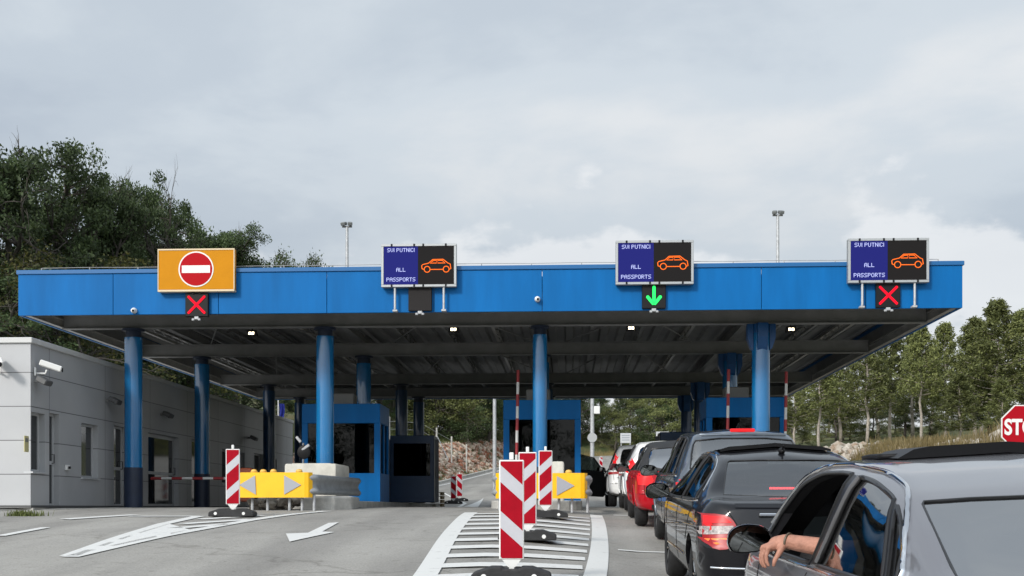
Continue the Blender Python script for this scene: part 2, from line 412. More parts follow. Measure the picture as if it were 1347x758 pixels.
# lane islands
def island(x0, x1, y0, y1):
    mb = MB(); xm = (x0 + x1) / 2; w_ = (x1 - x0) / 2
    poly = [(xm + w_ * math.sin(a), y0 + w_ - w_ * math.cos(a)) for a in np.linspace(-math.pi / 2, math.pi / 2, 13)] + [(x1, y1), (x0, y1)]
    mb.prism(poly, 'Z', -.25, .17); o = mb.build('island_kerb', CONC, bevel=.025); return tag(o, kind='structure')
ISL = [(-7.05, -4.95), (-1.75, .3), (3.6, 5.75)]
for a, b in ISL: island(a, b, 25.4, 45.5)
def rebase(root):
    """parts were drawn in world coordinates: move them into the thing's own frame"""
    mi = (Matrix.Translation(root.location) @ root.rotation_euler.to_matrix().to_4x4()).inverted()
    def rec(o):
        for c in o.children:
            if c.type == 'MESH': c.data.transform(mi)
            rec(c)
    rec(root)

# ------------------------------------------------------------------ materials of the place
BLUE = mat('blue_sheet', (0.003, 0.118, 0.350), 0.42, var=0.12, vscale=1.1, bump=0.10, bscale=1.3, spec=0.12, stretch=(2.2, 2.2, .35))
BLUEC = mat('blue_gloss', (0.005, 0.145, 0.36), 0.22, coat=0.6, var=0.06, vscale=2)
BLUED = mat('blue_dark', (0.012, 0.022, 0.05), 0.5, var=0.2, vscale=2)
COPE = mat('blue_coping', (0.003, 0.10, 0.28), 0.35)
STEEL = mat('grey_steel', (0.20, 0.20, 0.195), 0.6, var=0.15, vscale=2)
STEELL = mat('light_steel', (0.36, 0.35, 0.33), 0.45, metal=0.3, var=0.15, vscale=3)
GALV = mat('galvanised', (0.42, 0.43, 0.44), 0.5, metal=0.25, var=0.2, vscale=6)
DECK = mat('roof_deck', (0.18, 0.18, 0.175), 0.6, var=0.18, vscale=1.2)
WHITEP = mat('white_plastic', (0.72, 0.72, 0.70), 0.4)
BLACKP = mat('black_plastic', (0.010, 0.010, 0.011), 0.5, spec=.2)
RUBBER = mat('black_rubber', (0.02, 0.02, 0.021), 0.75, var=0.3, vscale=12, bump=0.3, bscale=50)
REDF = mat('red_film', (0.33, 0.004, 0.014), 0.5, spec=.08, var=.1, vscale=9)
WHITEF = mat('white_film', (0.47, 0.47, 0.50), 0.4, var=0.05, vscale=6)
YELF = mat('yellow_film', (0.86, 0.47, 0.005), 0.4, var=0.06, vscale=4)
DGLASS = glassmat('dark_glass', (0.20, 0.23, 0.23), .35)
DARK = mat('dark_interior', (0.015, 0.016, 0.018), 0.8)

# ------------------------------------------------------------------ canopy
CX0, CX1, CF, CB, ZB, ZT = -12.68, 8.72, 26.4, 47.5, 4.44, 5.48
can = thing('border_canopy', 'long flat blue canopy roofing the border checkpoint lanes', 'canopy', (-1.98, 37, 0))
mb = MB(); seams = [CX0, -10.45, -8.0, -5.5, -3.05, -.6, 1.85, 4.3, 6.6, CX1]
for a, b in zip(seams, seams[1:]): mb.box(a + .006, b - .006, CF, CF + .06, ZB, ZT - .10, bev=.004)
ys_ = list(np.linspace(CF + .06, CB - .06, 10))
for x in (CX0, CX1 - .06):
    for a, b in zip(ys_, ys_[1:]): mb.box(x, x + .06, a + .003, b - .003, ZB, ZT - .1, bev=.004)
for a, b in zip(seams, seams[1:]): mb.box(a + .003, b - .003, CB - .06, CB, ZB, ZT - .10, bev=.004)
mb.build('fascia', BLUE, can)
mb = MB(); mb.box(CX0 - .03, CX1 + .03, CF - .03, CF + .25, ZT - .098, ZT, bev=.01); mb.box(CX0 - .03, CX1 + .03, CB - .25, CB + .03, ZT - .098, ZT, bev=.01)
for x in (CX0 - .028, CX1 - .24): mb.box(x, x + .268, CF + .25, CB - .25, ZT - .098, ZT - .002)
mb.build('coping', COPE, can)
mb = MB()
for k in range(int((CX1 - CX0 - .2) / .5)):       # trapezoid sheet: ribs run with the lanes
    x = CX0 + .1 + k * .5
    mb.mesh([(x, CF + .08, 5.06), (x + .2, CF + .08, 5.06), (x + .25, CF + .08, 5.13), (x + .45, CF + .08, 5.13), (x + .5, CF + .08, 5.06)] + [(x, CB - .08, 5.06), (x + .2, CB - .08, 5.06), (x + .25, CB - .08, 5.13), (x + .45, CB - .08, 5.13), (x + .5, CB - .08, 5.06)],
            [(i, i + 1, i + 6, i + 5) for i in range(4)])
mb.box(CX0 + .06, CX1 - .06, CF + .06, CB - .06, 5.16, 5.24)
mb.build('roof_deck', DECK, can)
COLX = [-10.73, -5.96, -.70, 4.61]; COLY = [28.4, 33.8, 41.5, 46.3]
def ibeam(mb, p0, p1, h, w_, tf=.02):
    """I section from p0 to p1 (bottom centre line), along x or y"""
    (x0, y0, z0), (x1, y1, z1) = p0, p1
    if abs(x1 - x0) > abs(y1 - y0):
        mb.box(x0, x1, y0 - .008, y0 + .008, z0 + tf, z0 + h - tf); mb.box(x0, x1, y0 - w_ / 2, y0 + w_ / 2, z0, z0 + tf); mb.box(x0, x1, y0 - w_ / 2, y0 + w_ / 2, z0 + h - tf, z0 + h)
    else:
        mb.box(x0 - .008, x0 + .008, y0, y1, z0 + tf, z0 + h - tf); mb.box(x0 - w_ / 2, x0 + w_ / 2, y0, y1, z0, z0 + tf); mb.box(x0 - w_ / 2, x0 + w_ / 2, y0, y1, z0 + h - tf, z0 + h)
for x0_, x1_ in ((CX0 + .061, CX0 + .07), (CX1 - .07, CX1 - .061)):
    mb = MB(); mb.box(x0_, x1_, CF + .07, CB - .07, ZB + .02, 5.05); mb.build('side_lining', STEEL, can)
mb = MB(); mb.box(CX0 + .08, CX1 - .08, CB - .07, CB - .061, ZB + .02, 5.05); mb.build('side_lining', STEEL, can)
for y in COLY:
    mb = MB(); ibeam(mb, (CX0 + .2, y, 4.42), (CX1 - .2, y, 4.42), .36, .22); mb.build('girder', STEEL, can)
for y in (CF + .12, CB - .12):
    mb = MB(); ibeam(mb, (CX0 + .1, y, 4.47), (CX1 - .1, y, 4.47), .22, .12); mb.build('edge_beam', STEEL, can)
for x in (CX0 + .12, CX1 - .12):
    mb = MB(); ibeam(mb, (x, CF + .2, 4.46), (x, CB - .2, 4.46), .22, .14); mb.build('edge_beam', STEELL, can)
for x in COLX:
    mb = MB(); ibeam(mb, (x, CF + .25, 4.785), (x, CB - .25, 4.785), .25, .16); mb.build('main_beam', STEEL, can)
px_ = [x for a, b in zip([CX0 + .4] + COLX, COLX + [CX1 - .4]) for x in ([a + (b - a) * q for q in ((.25, .5, .75) if b - a > 3 else (.5,))])]
for x in px_:
    mb = MB()
    mb.box(x - .04, x + .04, CF + .25, CB - .25, 4.786, 4.80); mb.box(x - .006, x + .006, CF + .25, CB - .25, 4.80, 4.88); mb.box(x - .04, x + .04, CF + .25, CB - .25, 4.99, 5.05)
    for k in range(26):                                # lattice web
        ya = CF + .3 + k * .79; mb.tube([(x, ya, 4.87), (x, ya + .39, 5.0), (x, ya + .78, 4.87)], .012, 5)
    mb.build('lattice_purlin', STEELL if x in px_[::3] else STEEL, can)
mb = MB()
for i, x in enumerate([-9.5, -7.2, -4.2, -1.8, .8, 2.6, 6.0]):
    for ya, yb in ((28.6, 33.6), (34, 41.3)):
        if (i + int(ya)) % 2: mb.tube([(x - .9, ya, 4.76), (x + .9, yb, 4.76)], .018, 6)
        else: mb.tube([(x + .9, ya, 4.76), (x - .9, yb, 4.76)], .018, 6)
mb.build('wind_bracing', STEEL, can)
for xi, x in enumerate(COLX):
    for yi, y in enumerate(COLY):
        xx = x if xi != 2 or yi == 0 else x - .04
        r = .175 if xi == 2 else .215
        c = MB(); c.lathe([(r, 1.0), (r, 4.2)], 28, c=(xx, y, 0)); cc = c.build('column', BLUEC if yi < 2 else mat('blue_gloss_shaded', (0.004, .045, .13), .3, coat=.3), can, True)  # rear rows: column blue darkened to paint in the deep canopy shade
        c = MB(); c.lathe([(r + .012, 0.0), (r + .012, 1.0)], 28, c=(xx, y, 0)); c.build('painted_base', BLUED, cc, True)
        c = MB()
        if xi == 3:      # gusseted head
            for dx, dy in ((1, 0), (-1, 0), (0, 1), (0, -1)):
                q = [(r - .02, 3.78), (r + .04, 3.84), (r + .12, 4.08), (r + .12, 4.41), (r - .02, 4.41)]
                if dx: c.prism([(xx + dx * a, b) for a, b in q], 'Y', y - .12, y + .12)
                else: c.prism([(y + dy * a, b) for a, b in q], 'X', xx - .12, xx + .12)
            c.lathe([(r, 4.2), (r, 4.415)], 28, c=(xx, y, 0)); c.build('column_head', mat('blue_shade_paint', (0.004, .07, .22), .4), cc, False)
        else:
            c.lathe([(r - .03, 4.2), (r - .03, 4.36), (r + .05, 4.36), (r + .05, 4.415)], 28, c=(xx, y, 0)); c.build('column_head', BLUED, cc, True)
# lightning wire over the coping
mb = MB(); pts = []
for k in range(19):
    x = CX0 + .5 + k * (CX1 - CX0 - 1) / 18; mb.cyl((x, CF + .12, ZT - .01), (x, CF + .12, ZT + .07), .012, n=6); pts.append((x, CF + .12, ZT + .07 + (.006 if k % 2 else -.004)))
mb.tube(pts, .007, 5); mb.build('lightning_wire', STEELL, can)
# down pipe ladder rails on the left edge
rebase(can)

LAMP = mat('lamp_lit', (1, .95, .8), .5, emit=(1, .86, .58), es=5)
def ceiling_lamp(x, y, label):
    t = thing('canopy_floodlight', label, 'floodlight', (x, y, 4.62), group='floodlights under the canopy')
    m = MB(); m.box(-.015, .015, -.015, .015, .0, .42); m.box(-.13, .13, -.10, .10, -.05, .0, bev=.015, rot=Euler((R(-38), 0, 0))); m.build('housing', BLACKP, t)
    m = MB(); m.box(-.07, -.01, -.11, -.102, -.075, .0, rot=Euler((R(-25), 0, 0))); m.box(.01, .07, -.11, -.102, -.075, .0, rot=Euler((R(-25), 0, 0))); m.build('lens', LAMP, t)
for x, y, l in [(X(332, 30.4), 30.4, 'small lit floodlight under the canopy behind the no entry board'), (X(597, 30), 30, 'small lit floodlight under the canopy right of the blank signal'),
                (X(830, 30), 30, 'small lit floodlight under the canopy left of the green arrow'), (X(1040, 30.4), 30.4, 'small lit floodlight under the canopy, rightmost of the row')]:
    ceiling_lamp(x, y, l)

# ------------------------------------------------------------------ lane signs
FONT = {'S': ['.####', '#....', '#....', '.###.', '....#', '....#', '####.'], 'V': ['#...#'] * 5 + ['.#.#.', '..#..'], 'I': ['#'] * 7,
        'P': ['####.', '#...#', '#...#', '####.', '#....', '#....', '#....'], 'U': ['#...#'] * 6 + ['.###.'], 'T': ['#####'] + ['..#..'] * 6, 'N': ['#...#', '##..#', '##..#', '#.#.#', '#..##', '#..##', '#...#'],
        'C': ['.###.', '#...#', '#....', '#....', '#....', '#...#', '.###.'], 'A': ['.###.', '#...#', '#...#', '#####', '#...#', '#...#', '#...#'], 'L': ['#....'] * 6 + ['#####'],
        'O': ['.###.'] + ['#...#'] * 5 + ['.###.'], 'R': ['####.', '#...#', '#...#', '####.', '#.#..', '#..#.', '#...#'], ' ': ['..'] * 7}
def emat(name, c, s): return mat(name, tuple(min(1, k) * .4 for k in c), .7, emit=c, es=s, spec=.08)
TXT = emat('led_white', (.55, .60, 1.0), .85); LEDBLUE = emat('led_blue', (.012, .014, .13), 1.0); LEDBG = emat('led_dark', (.012, .011, .011), 1.0)
ORANGE = emat('led_orange', (1.0, .17, .02), 1.1); LRED = emat('led_red', (1.0, .006, .025), .95); LGREEN = emat('led_green', (.03, 1.0, .16), 1.15)
def led_text(mb, s, x, z, px, y):
    for ch in s:
        g = FONT[ch]
        for r_, row in enumerate(g):
            for c_, v in enumerate(row):
                if v == '#':
                    a, b = x + c_ * px, z - r_ * px
                    mb.mesh([(a, y, b), (a + px * .92, y, b), (a + px * .92, y, b - px * .92), (a, y, b - px * .92)], [(0, 1, 2, 3)])
        x += (len(g[0]) + 1) * px
def text_w(s): return sum(len(FONT[c][0]) + 1 for c in s) - 1
def message_sign(x, z, w_, h, label, legs):
    t = thing('message_sign', label, 'electronic sign', (x, CF - .16, z), group='electronic lane signs on the canopy')
    m = MB(); m.box(-w_ / 2, w_ / 2, 0, .13, -h / 2, h / 2, bev=.01)
    m.build('case', mat('case_grey', (.30, .31, .31), .4, metal=.4), t)
    m = MB(); f = .055
    for a in ((-w_ / 2, w_ / 2, -h / 2, -h / 2 + f), (-w_ / 2, w_ / 2, h / 2 - f, h / 2), (-w_ / 2, -w_ / 2 + f, -h / 2 + f, h / 2 - f), (w_ / 2 - f, w_ / 2, -h / 2 + f, h / 2 - f)):
        m.box(a[0], a[1], -.035, -.002, a[2], a[3], bev=.006)
    fr = m.build('frame', mat('frame_alu', (.40, .41, .41), .35, metal=.5), t)
    for sx in (-.36, -.06, .06, .36):
        for sz in (-1, 1): m = MB(); m.box(sx * w_ - .02, sx * w_ + .02, -.045, -.036, sz * (h / 2 - .03) - .03, sz * (h / 2 - .03) + .03); m.build('clip', BLACKP, fr)
    iw = w_ - 2 * f; ih = h - 2 * f; xl = -w_ / 2 + f
    m = MB(); m.box(xl, -.02, -.018, -.003, -ih / 2, ih / 2); pb = m.build('text_panel', LEDBLUE, t)
    m = MB(); m.box(-.018, w_ / 2 - f, -.018, -.003, -ih / 2, ih / 2); pc = m.build('picture_panel', LEDBG, t)
    m = MB(); pw = iw / 2 - .03; cx_ = xl + pw / 2 + .008
    for s, zz, k in (('SVI PUTNICI', .455, 1.0), ('ALL', -.06, 1.0), ('PASSPORTS', -.315, 1.0)):
        px = pw / 62; led_text(m, s, cx_ - text_w(s) * px / 2, zz * ih + (0 if zz < .4 else -.0), px * k, -.0205)
    m.build('led_text', TXT, pb, normals=False)
    # car pictogram
    m = MB(); W_ = iw / 2; o = W_ / 2 - .005
    def L(pts, close=False): m.tube([(o + a * W_, -.024, b * W_ * 1.0) for a, b in pts], .009, 4, close=close)
    L([(-.40, -.10), (-.41, -.01), (-.38, .02), (-.21, .06), (-.10, .16), (.20, .165), (.33, .06), (.40, .03), (.42, -.10), (.375, -.12)]); L([(.20, -.12), (-.17, -.12)]); L([(-.34, -.12), (-.40, -.10)])
    for c_ in (-.255, .285): L([(c_ + .085 * math.cos(a), -.115 + .085 * math.sin(a)) for a in np.linspace(0, 2 * math.pi, 13)[:-1]], True)
    L([(-.17, .06), (-.085, .13), (.01, .135), (.01, .06)], True); L([(.045, .06), (.045, .135), (.175, .135), (.26, .06)], True)
    m.build('car_pictogram', ORANGE, pc)
    if legs:
        for sx in (-.32, .33):
            m = MB(); m.cyl((sx * w_, .02, -h / 2 + .01), (sx * w_, .02, -h / 2 - .50), .026, n=10); m.box(sx * w_ - .055, sx * w_ + .055, .0, .15, -h / 2 - .545, -h / 2 - .50, bev=.008); m.build('bracket', GALV, t)
    return t
def lane_signal(x, z, kind, label):
    t = thing('lane_signal', label, 'lane signal', (x, CF - .10, z), group='square lane signals on the canopy')
    m = MB(); s = .265; m.box(-s, s, 0, .098, -s, s, bev=.012); m.box(-.10, -.06, -.03, 0, s - .02, s + .03); m.box(.06, .10, -.03, 0, s - .02, s + .03); m.build('housing', BLACKP if kind else mat('signal_grey', (.022, .02, .02), .7, spec=.15), t)
    m = MB(); y = -.012
    def bar(p, q, w_=.055):
        d = Vector((q[0] - p[0], 0, q[1] - p[1])); n = d.normalized(); k = Vector((-n.z, 0, n.x)) * w_ / 2; L_ = d.length; st = max(2, int(L_ / .05)); P0 = Vector((p[0], y, p[1]))
        pts = []
        for r_, off in ((1, 0),): pass
        a = P0; b = P0 + d
        m.mesh([a + k, b + k, b + n * w_ * .3, b - k, a - k, a - n * w_ * .3], [(0, 1, 2, 3, 4, 5)])
    if kind == 'X': bar((-.19, -.19), (-.02, -.02)); bar((.02, .02), (.19, .19)); bar((-.19, .19), (.19, -.19))
    if kind == 'A': bar((0, .22), (0, -.13), .07); bar((-.15, .0), (-.01, -.17), .07); bar((.15, .0), (.01, -.17), .07)
    if kind: m.build('light_symbol', LRED if kind == 'X' else LGREEN, t, normals=False)
    else: m.bm.free()
    # small sensor under each signal
    m = MB(); m.box(-.05, .05, -.02, .05, -s - .07, -s - .002, bev=.01); m.box(-.10, -.04, -.05, .0, -s - .10, -s - .05, bev=.01); m.box(.04, .10, -.05, .0, -s - .10, -s - .05, bev=.01); m.build('sensor', GALV, t)
YF = CF - .16
def sx(px): return X(px, YF)
message_sign(sx(551), Z(551, 349.5, YF), 1.70, .97, 'blue and black passenger sign above the blank dark signal', True)
message_sign(sx(861), Z(861, 345.5, YF), 1.73, .98, 'blue and black passenger sign above the green arrow', False)
message_sign(sx(1168.5), Z(1169, 343, YF), 1.76, .98, 'blue and black passenger sign above a red cross, right end of the canopy', True)
lane_signal(sx(257.5), Z(257, 400.5, YF), 'X', 'red cross signal under the orange no entry board')
lane_signal(sx(552), Z(552, 393, YF), None, 'blank dark square signal below a passenger sign')
lane_signal(sx(860.5), Z(860, 389.5, YF), 'A', 'lit green down arrow signal over the open lane')
lane_signal(sx(1169.5), Z(1169, 388, YF), 'X', 'red cross signal under the rightmost passenger sign')
# no entry board
t = thing('no_entry_board', 'orange board with red no entry disc mounted on the blue fascia', 'road sign', (sx(258), CF - .16, Z(258, 355.5, YF)))
m = MB(); m.box(-.88, .88, 0, .15, -.44, .48, bev=.01); m.build('board', mat('board_orange', (.53, .215, .004), .5, spec=.1, var=.04, vscale=3), t)
m = MB(); m.box(-.885, .885, -.012, .02, .455, .487); m.box(-.885, -.865, -.012, .02, -.44, .455); m.box(.865, .885, -.012, .02, -.44, .455); m.box(-.885, .885, -.02, .14, -.49, -.443, bev=.006); m.build('edge_trim', mat('trim_pale', (.62, .50, .33), .5), t)
m = MB(); m.lathe([(.405, -.008), (.405, -.004)], 40, 'Y', (0, 0, .02)); m.build('white_rim', WHITEP, t)
m = MB(); m.lathe([(.375, -.013), (.375, -.0085)], 40, 'Y', (0, 0, .02)); dsc = m.build('red_disc', mat('sign_red', (.40, .004, .010), .5, spec=.08), t)
m = MB(); m.box(-.325, .325, -.017, -.0135, -.065, .105); m.build('white_bar', WHITEP, dsc)
# dome and bullet cameras on the fascia
def dome(x, z, label):
    t = thing('dome_camera', label, 'camera', (x, CF, z), group='cameras on the canopy edge')
    m = MB(); m.lathe([(.0, -.08), (.05, -.08), (.065, -.05), (.065, -.002)], 16, 'Y'); m.ico((0, -.09, -.01), .055, 2); m.build('housing', WHITEP, t, True)
    m = MB(); m.ico((0.01, -.125, -.015), .03, 2); m.build('lens', BLACKP, t, True)
dome(X(177, CF), Z(177, 409, CF), 'small white dome camera low on the fascia near its left end')
dome(X(707, CF), Z(707, 394, CF), 'small white dome camera low on the fascia near its middle')

# ------------------------------------------------------------------ office building on the left
WX = -11.4; BY0, BY1, BZ = 24.3, 47.9, 3.5
def panelmat():
    m = bpy.data.materials.new('grey_cladding'); m.use_nodes = True; t = m.node_tree; b = t.nodes['Principled BSDF']
    tcn = t.nodes.new('ShaderNodeTexCoord'); sp = t.nodes.new('ShaderNodeSeparateXYZ'); t.links.new(tcn.outputs['Object'], sp.inputs[0])
    add = N(t, 'ShaderNodeMath', operation='ADD'); t.links.new(sp.outputs[0], add.inputs[0]); t.links.new(sp.outputs[1], add.inputs[1])
    cb = t.nodes.new('ShaderNodeCombineXYZ'); t.links.new(add.outputs[0], cb.inputs[0]); t.links.new(sp.outputs[2], cb.inputs[1])
    br = N(t, 'ShaderNodeTexBrick', offset=0.0); t.links.new(cb.outputs[0], br.inputs[0])
    br.inputs['Color1'].default_value = (.42, .425, .435, 1); br.inputs['Color2'].default_value = (.455, .46, .468, 1); br.inputs['Mortar'].default_value = (.14, .14, .145, 1)
    br.inputs['Scale'].default_value = 1; br.inputs['Mortar Size'].default_value = .012; br.inputs['Brick Width'].default_value = 3.1; br.inputs['Row Height'].default_value = .72; br.inputs['Mortar Smooth'].default_value = .3
    n = N(t, 'ShaderNodeTexNoise', i_Scale=.8, i_Detail=6); t.links.new(tcn.outputs['Object'], n.inputs[0])
    r = t.nodes.new('ShaderNodeValToRGB'); t.links.new(n.outputs[0], r.inputs[0]); r.color_ramp.elements[0].position = .3; r.color_ramp.elements[0].color = (.86, .86, .86, 1); r.color_ramp.elements[1].position = .7
    mx_ = N(t, 'ShaderNodeMix', data_type='RGBA', blend_type='MULTIPLY'); mx_.inputs[0].default_value = 1; t.links.new(br.outputs[0], mx_.inputs[6]); t.links.new(r.outputs[0], mx_.inputs[7])
    t.links.new(mx_.outputs[2], b.inputs['Base Color']); b.inputs['Roughness'].default_value = .5
    return m
bld = thing('office_building', 'low grey panelled office building with a pale roof edge beside the lanes', 'building', (-16, 36, 0))
ops_ = []      # (y0, y1, z0, z1, kind)
def op(pa, pb, z0, z1, kind): ops_.append((Yon(pa, WX), Yon(pb, WX), z0, z1, kind))
op(41, 59, .78, 2.05, 'w'); op(65, 78, .05, 2.1, 'd'); op(107, 129, .72, 2.0, 'w'); op(150, 167, .05, 2.08, 'd'); op(195, 235, .02, 2.06, 'g'); op(252, 270, .05, 2.1, 'd')
op(292, 303, .8, 1.95, 'w'); op(313, 322, .8, 1.95, 'w'); op(334, 346, .1, 2.0, 'd'); op(356, 364, .8, 1.9, 'w')
wall = MB(); wall.box(-20, WX, BY0, BY1, -.1, BZ)
wl = wall.build('wall', panelmat())
cut = MB()
for a, b, z0, z1, k in ops_: cut.box(WX - .28, WX + .3, a, b, z0, z1)
cutter = cut.build('cutter', None)
def boolean(o, c, rm=True, op_='DIFFERENCE'):
    md = o.modifiers.new('b', 'BOOLEAN'); md.operation = op_; md.object = c; md.solver = 'EXACT'
    bpy.context.view_layer.update()
    me = bpy.data.meshes.new_from_object(o.evaluated_get(bpy.context.evaluated_depsgraph_get()))
    o.modifiers.clear(); old = o.data; o.data = me; me.name = old.name
    if rm: bpy.data.objects.remove(c)
boolean(wl, cutter); wl.parent = bld
ALU = mat('aluminium', (.50, .51, .52), .45, metal=.15)
for a, b, z0, z1, k in ops_:
    x = WX - .16
    m = MB(); f = .055 if k != 'g' else .10
    m.box(x - .03, x + .03, a, a + f, z0, z1); m.box(x - .03, x + .03, b - f, b, z0, z1); m.box(x - .03, x + .03, a + f, b - f, z0, z0 + f); m.box(x - .03, x + .03, a + f, b - f, z1 - f, z1)
    if k != 'w': m.box(x - .025, x + .025, a + f, b - f, z0 + .92, z0 + 1.0)
    fr = m.build('window' if k == 'w' else 'door', ALU, bld)
    m = MB(); m.box(x - .008, x + .008, a + f, b - f, z0 + f, z1 - f); m.build('pane', mat('office_glass', (.02, .023, .026), .05, spec=.8), fr)
    if k == 'w': m = MB(); m.box(WX - .15, WX + .05, a - .03, b + .03, z0 - .035, z0 - .002); m.build('sill', ALU, fr)
    else: m = MB(); m.tube([(x + .03, b - .09, z0 + .95), (x + .08, b - .09, z0 + .95), (x + .08, b - .09, z0 + 1.15), (x + .03, b - .09, z0 + 1.15)], .011, 6); m.build('handle', BLACKP, fr)
m = MB(); m.box(-20, WX + .05, BY0 - .05, BY0 + .3, BZ, BZ + .12, bev=.012); m.box(WX - .3, WX + .05, BY0 + .3, BY1, BZ, BZ + .12, bev=.012); m.box(-19.9, WX - .3, BY0 + .3, BY1, BZ, BZ + .03)
m.build('roof_edge', mat('pale_metal', (.52, .52, .51), .45), bld)
m = MB(); m.box(-20, WX + .015, BY0 - .015, BY1, -.12, .06); m.build('plinth', mat('plinth', (.09, .09, .09), .8), bld)
rebase(bld)
def cctv(x, y, z, rz, label, dark=False):
    t = thing('security_camera', label, 'camera', (x, y, z), rz, group='cameras on the office wall')
    mm = WHITEP if not dark else mat('lamp_grey', (.09, .09, .09), .5)
    m = MB(); m.box(0, .04, -.07, .07, -.16, .02, bev=.01); m.tube([(.03, 0, -.10), (.22, 0, -.10), (.25, 0, -.02)], .022, 8); m.build('arm', mm, t)
    m = MB(); m.box(.10, .56, -.075, .075, .0, .13, bev=.02, rot=Euler((0, R(18), 0))); m.build('housing', mm, t)
    m = MB(); m.lathe([(.05, 0), (.05, .02)], 14, 'X', (.555, 0, -.01)); m.build('lens', BLACKP, t)
cctv(WX, Yon(45, WX), 2.98, R(20), 'white camera on a bracket near the front corner of the grey office')
cctv(X(-3, BY0) , BY0, 3.0, R(-60), 'white camera on the front face of the grey office')
def wall_lamp(pxx, z, label):
    t = thing('wall_floodlight', label, 'floodlight', (WX, Yon(pxx, WX), z), 0, group='dark floodlights on the office wall')
    m = MB(); m.box(0, .16, -.03, .03, -.03, .03); m.build('arm', STEEL, t)
    m = MB(); m.box(.10, .34, -.17, .17, -.07, .05, bev=.02, rot=Euler((0, R(28), 0))); m.build('housing', mat('lamp_grey', (.09, .09, .09), .5), t)
wall_lamp(45, 2.72, 'grey floodlight below the white camera on the office wall')
wall_lamp(140, 2.66, 'grey floodlight on the office wall left of the first blue column')
wall_lamp(211, 2.62, 'dark floodlight above the glass office door')
wall_lamp(326, 2.5, 'dark floodlight near the far end of the office wall')
t = thing('notice_plate', 'small yellow notice beside the first office window', 'sign', (WX, Yon(34, WX), 1.35)); m = MB(); m.box(.002, .02, -.1, .1, -.17, .17, bev=.006); m.build('plate', mat('notice', (.55, .5, .25), .5), t)
m = MB(); m.box(.021, .024, -.07, .07, .04, .12); m.build('printed_field', mat('notice_grey', (.2, .2, .18), .5), t)
t = thing('meter_box', 'small white socket box on the office wall between door and window', 'box', (WX, Yon(87, WX), .92)); m = MB(); m.box(.002, .06, -.09, .09, -.06, .06, bev=.012); m.build('case', WHITEP, t); m = MB(); m.lathe([(.03, .06), (.03, .1)], 12, 'X'); m.build('socket', BLACKP, t)

# ------------------------------------------------------------------ booths
def booth(name, x0, x1, y0, y1, h, label):
    zb = .175; rt = thing(name, label, 'booth', ((x0 + x1) / 2, (y0 + y1) / 2, zb))
    ws = .93; wt = 2.1 if h > 2.5 else h - .45
    m = MB(); m.box(x0, x1, y0, y1, h - .52, h, bev=.012); m.build('roof_band', BLUE, rt)
    m = MB()
    m.box(x0, x1, y0, y0 + .07, zb, ws); m.box(x0, x1, y1 - .07, y1, zb, ws)
    m.box(x0, x0 + .07, y0 + .07, y1 - .07, zb, ws); m.box(x1 - .07, x1, y0 + .07, y1 - .07, zb, ws)
    m.build('lower_panel', BLUE, rt)
    for x in (x0, x1 - .16):
        for y in (y0 + .003, y1 - .163): m = MB(); m.box(x + .002, x + .158, y, y + .16, ws + .001, h - .521); m.build('corner_post', BLUE, rt)
    for x in (x0 + .01, x1 - .09): y = y0 + (y1 - y0) * .5; m = MB(); m.box(x, x + .08, y, y + .08, ws + .001, h - .521); m.build('side_post', BLUE, rt)
    m = MB(); m.box(x0 + .16, x1 - .16, y0 + .05, y0 + .062, ws, h - .522); m.box(x0 + .16, x1 - .16, y1 - .062, y1 - .05, ws, h - .522)
    m.box(x0 + .05, x0 + .062, y0 + .17, y1 - .17, ws, h - .522); m.box(x1 - .062, x1 - .05, y0 + .17, y1 - .17, ws, h - .522)
    m.build('window', DGLASS, rt)
    m = MB(); m.box(x0 + .3, x1 - .3, y0 + .35, y0 + .95, .85, .90); m.box(x0 + .4, x0 + .9, y0 + .5, y0 + .56, .92, 1.25); m.box(x0 + .35, x1 - .35, y1 - .35, y1 - .12, zb, 1.3); m.build('desk', DARK, rt)
    m = MB(); m.lathe([(.24, .62), (.26, .68), (.2, .7)], 14, c=((x0 + x1) / 2 + .1, y0 + 1.2, 0)); m.box((x0 + x1) / 2 - .12, (x0 + x1) / 2 + .32, y0 + 1.36, y0 + 1.42, .8, 1.4, bev=.02); m.cyl(((x0 + x1) / 2 + .1, y0 + 1.3, zb), ((x0 + x1) / 2 + .1, y0 + 1.3, .62), .03); m.build('office_chair', DARK, rt)
    m = MB(); m.box((x0 + x1) / 2 - .45, (x0 + x1) / 2 + .2, y0 + .8, y0 + 1.3, h + .002, h + .36, bev=.03); m.build('vent_unit', mat('vent_grey', (.20, .20, .19), .6), rt)
    rebase(rt)
booth('control_booth', X(397, 30.9), X(500, 30.9), 30.9, 32.5, 2.78, 'blue booth with large windows on the left lane island')
booth('control_booth', X(662, 30.9), X(764, 30.9), 30.9, 32.5, 2.86, 'blue booth with large windows on the middle lane island')
booth('control_booth', X(929, 30.9), X(1034, 30.9), 30.9, 32.5, 2.9, 'blue booth with large windows on the right lane island')
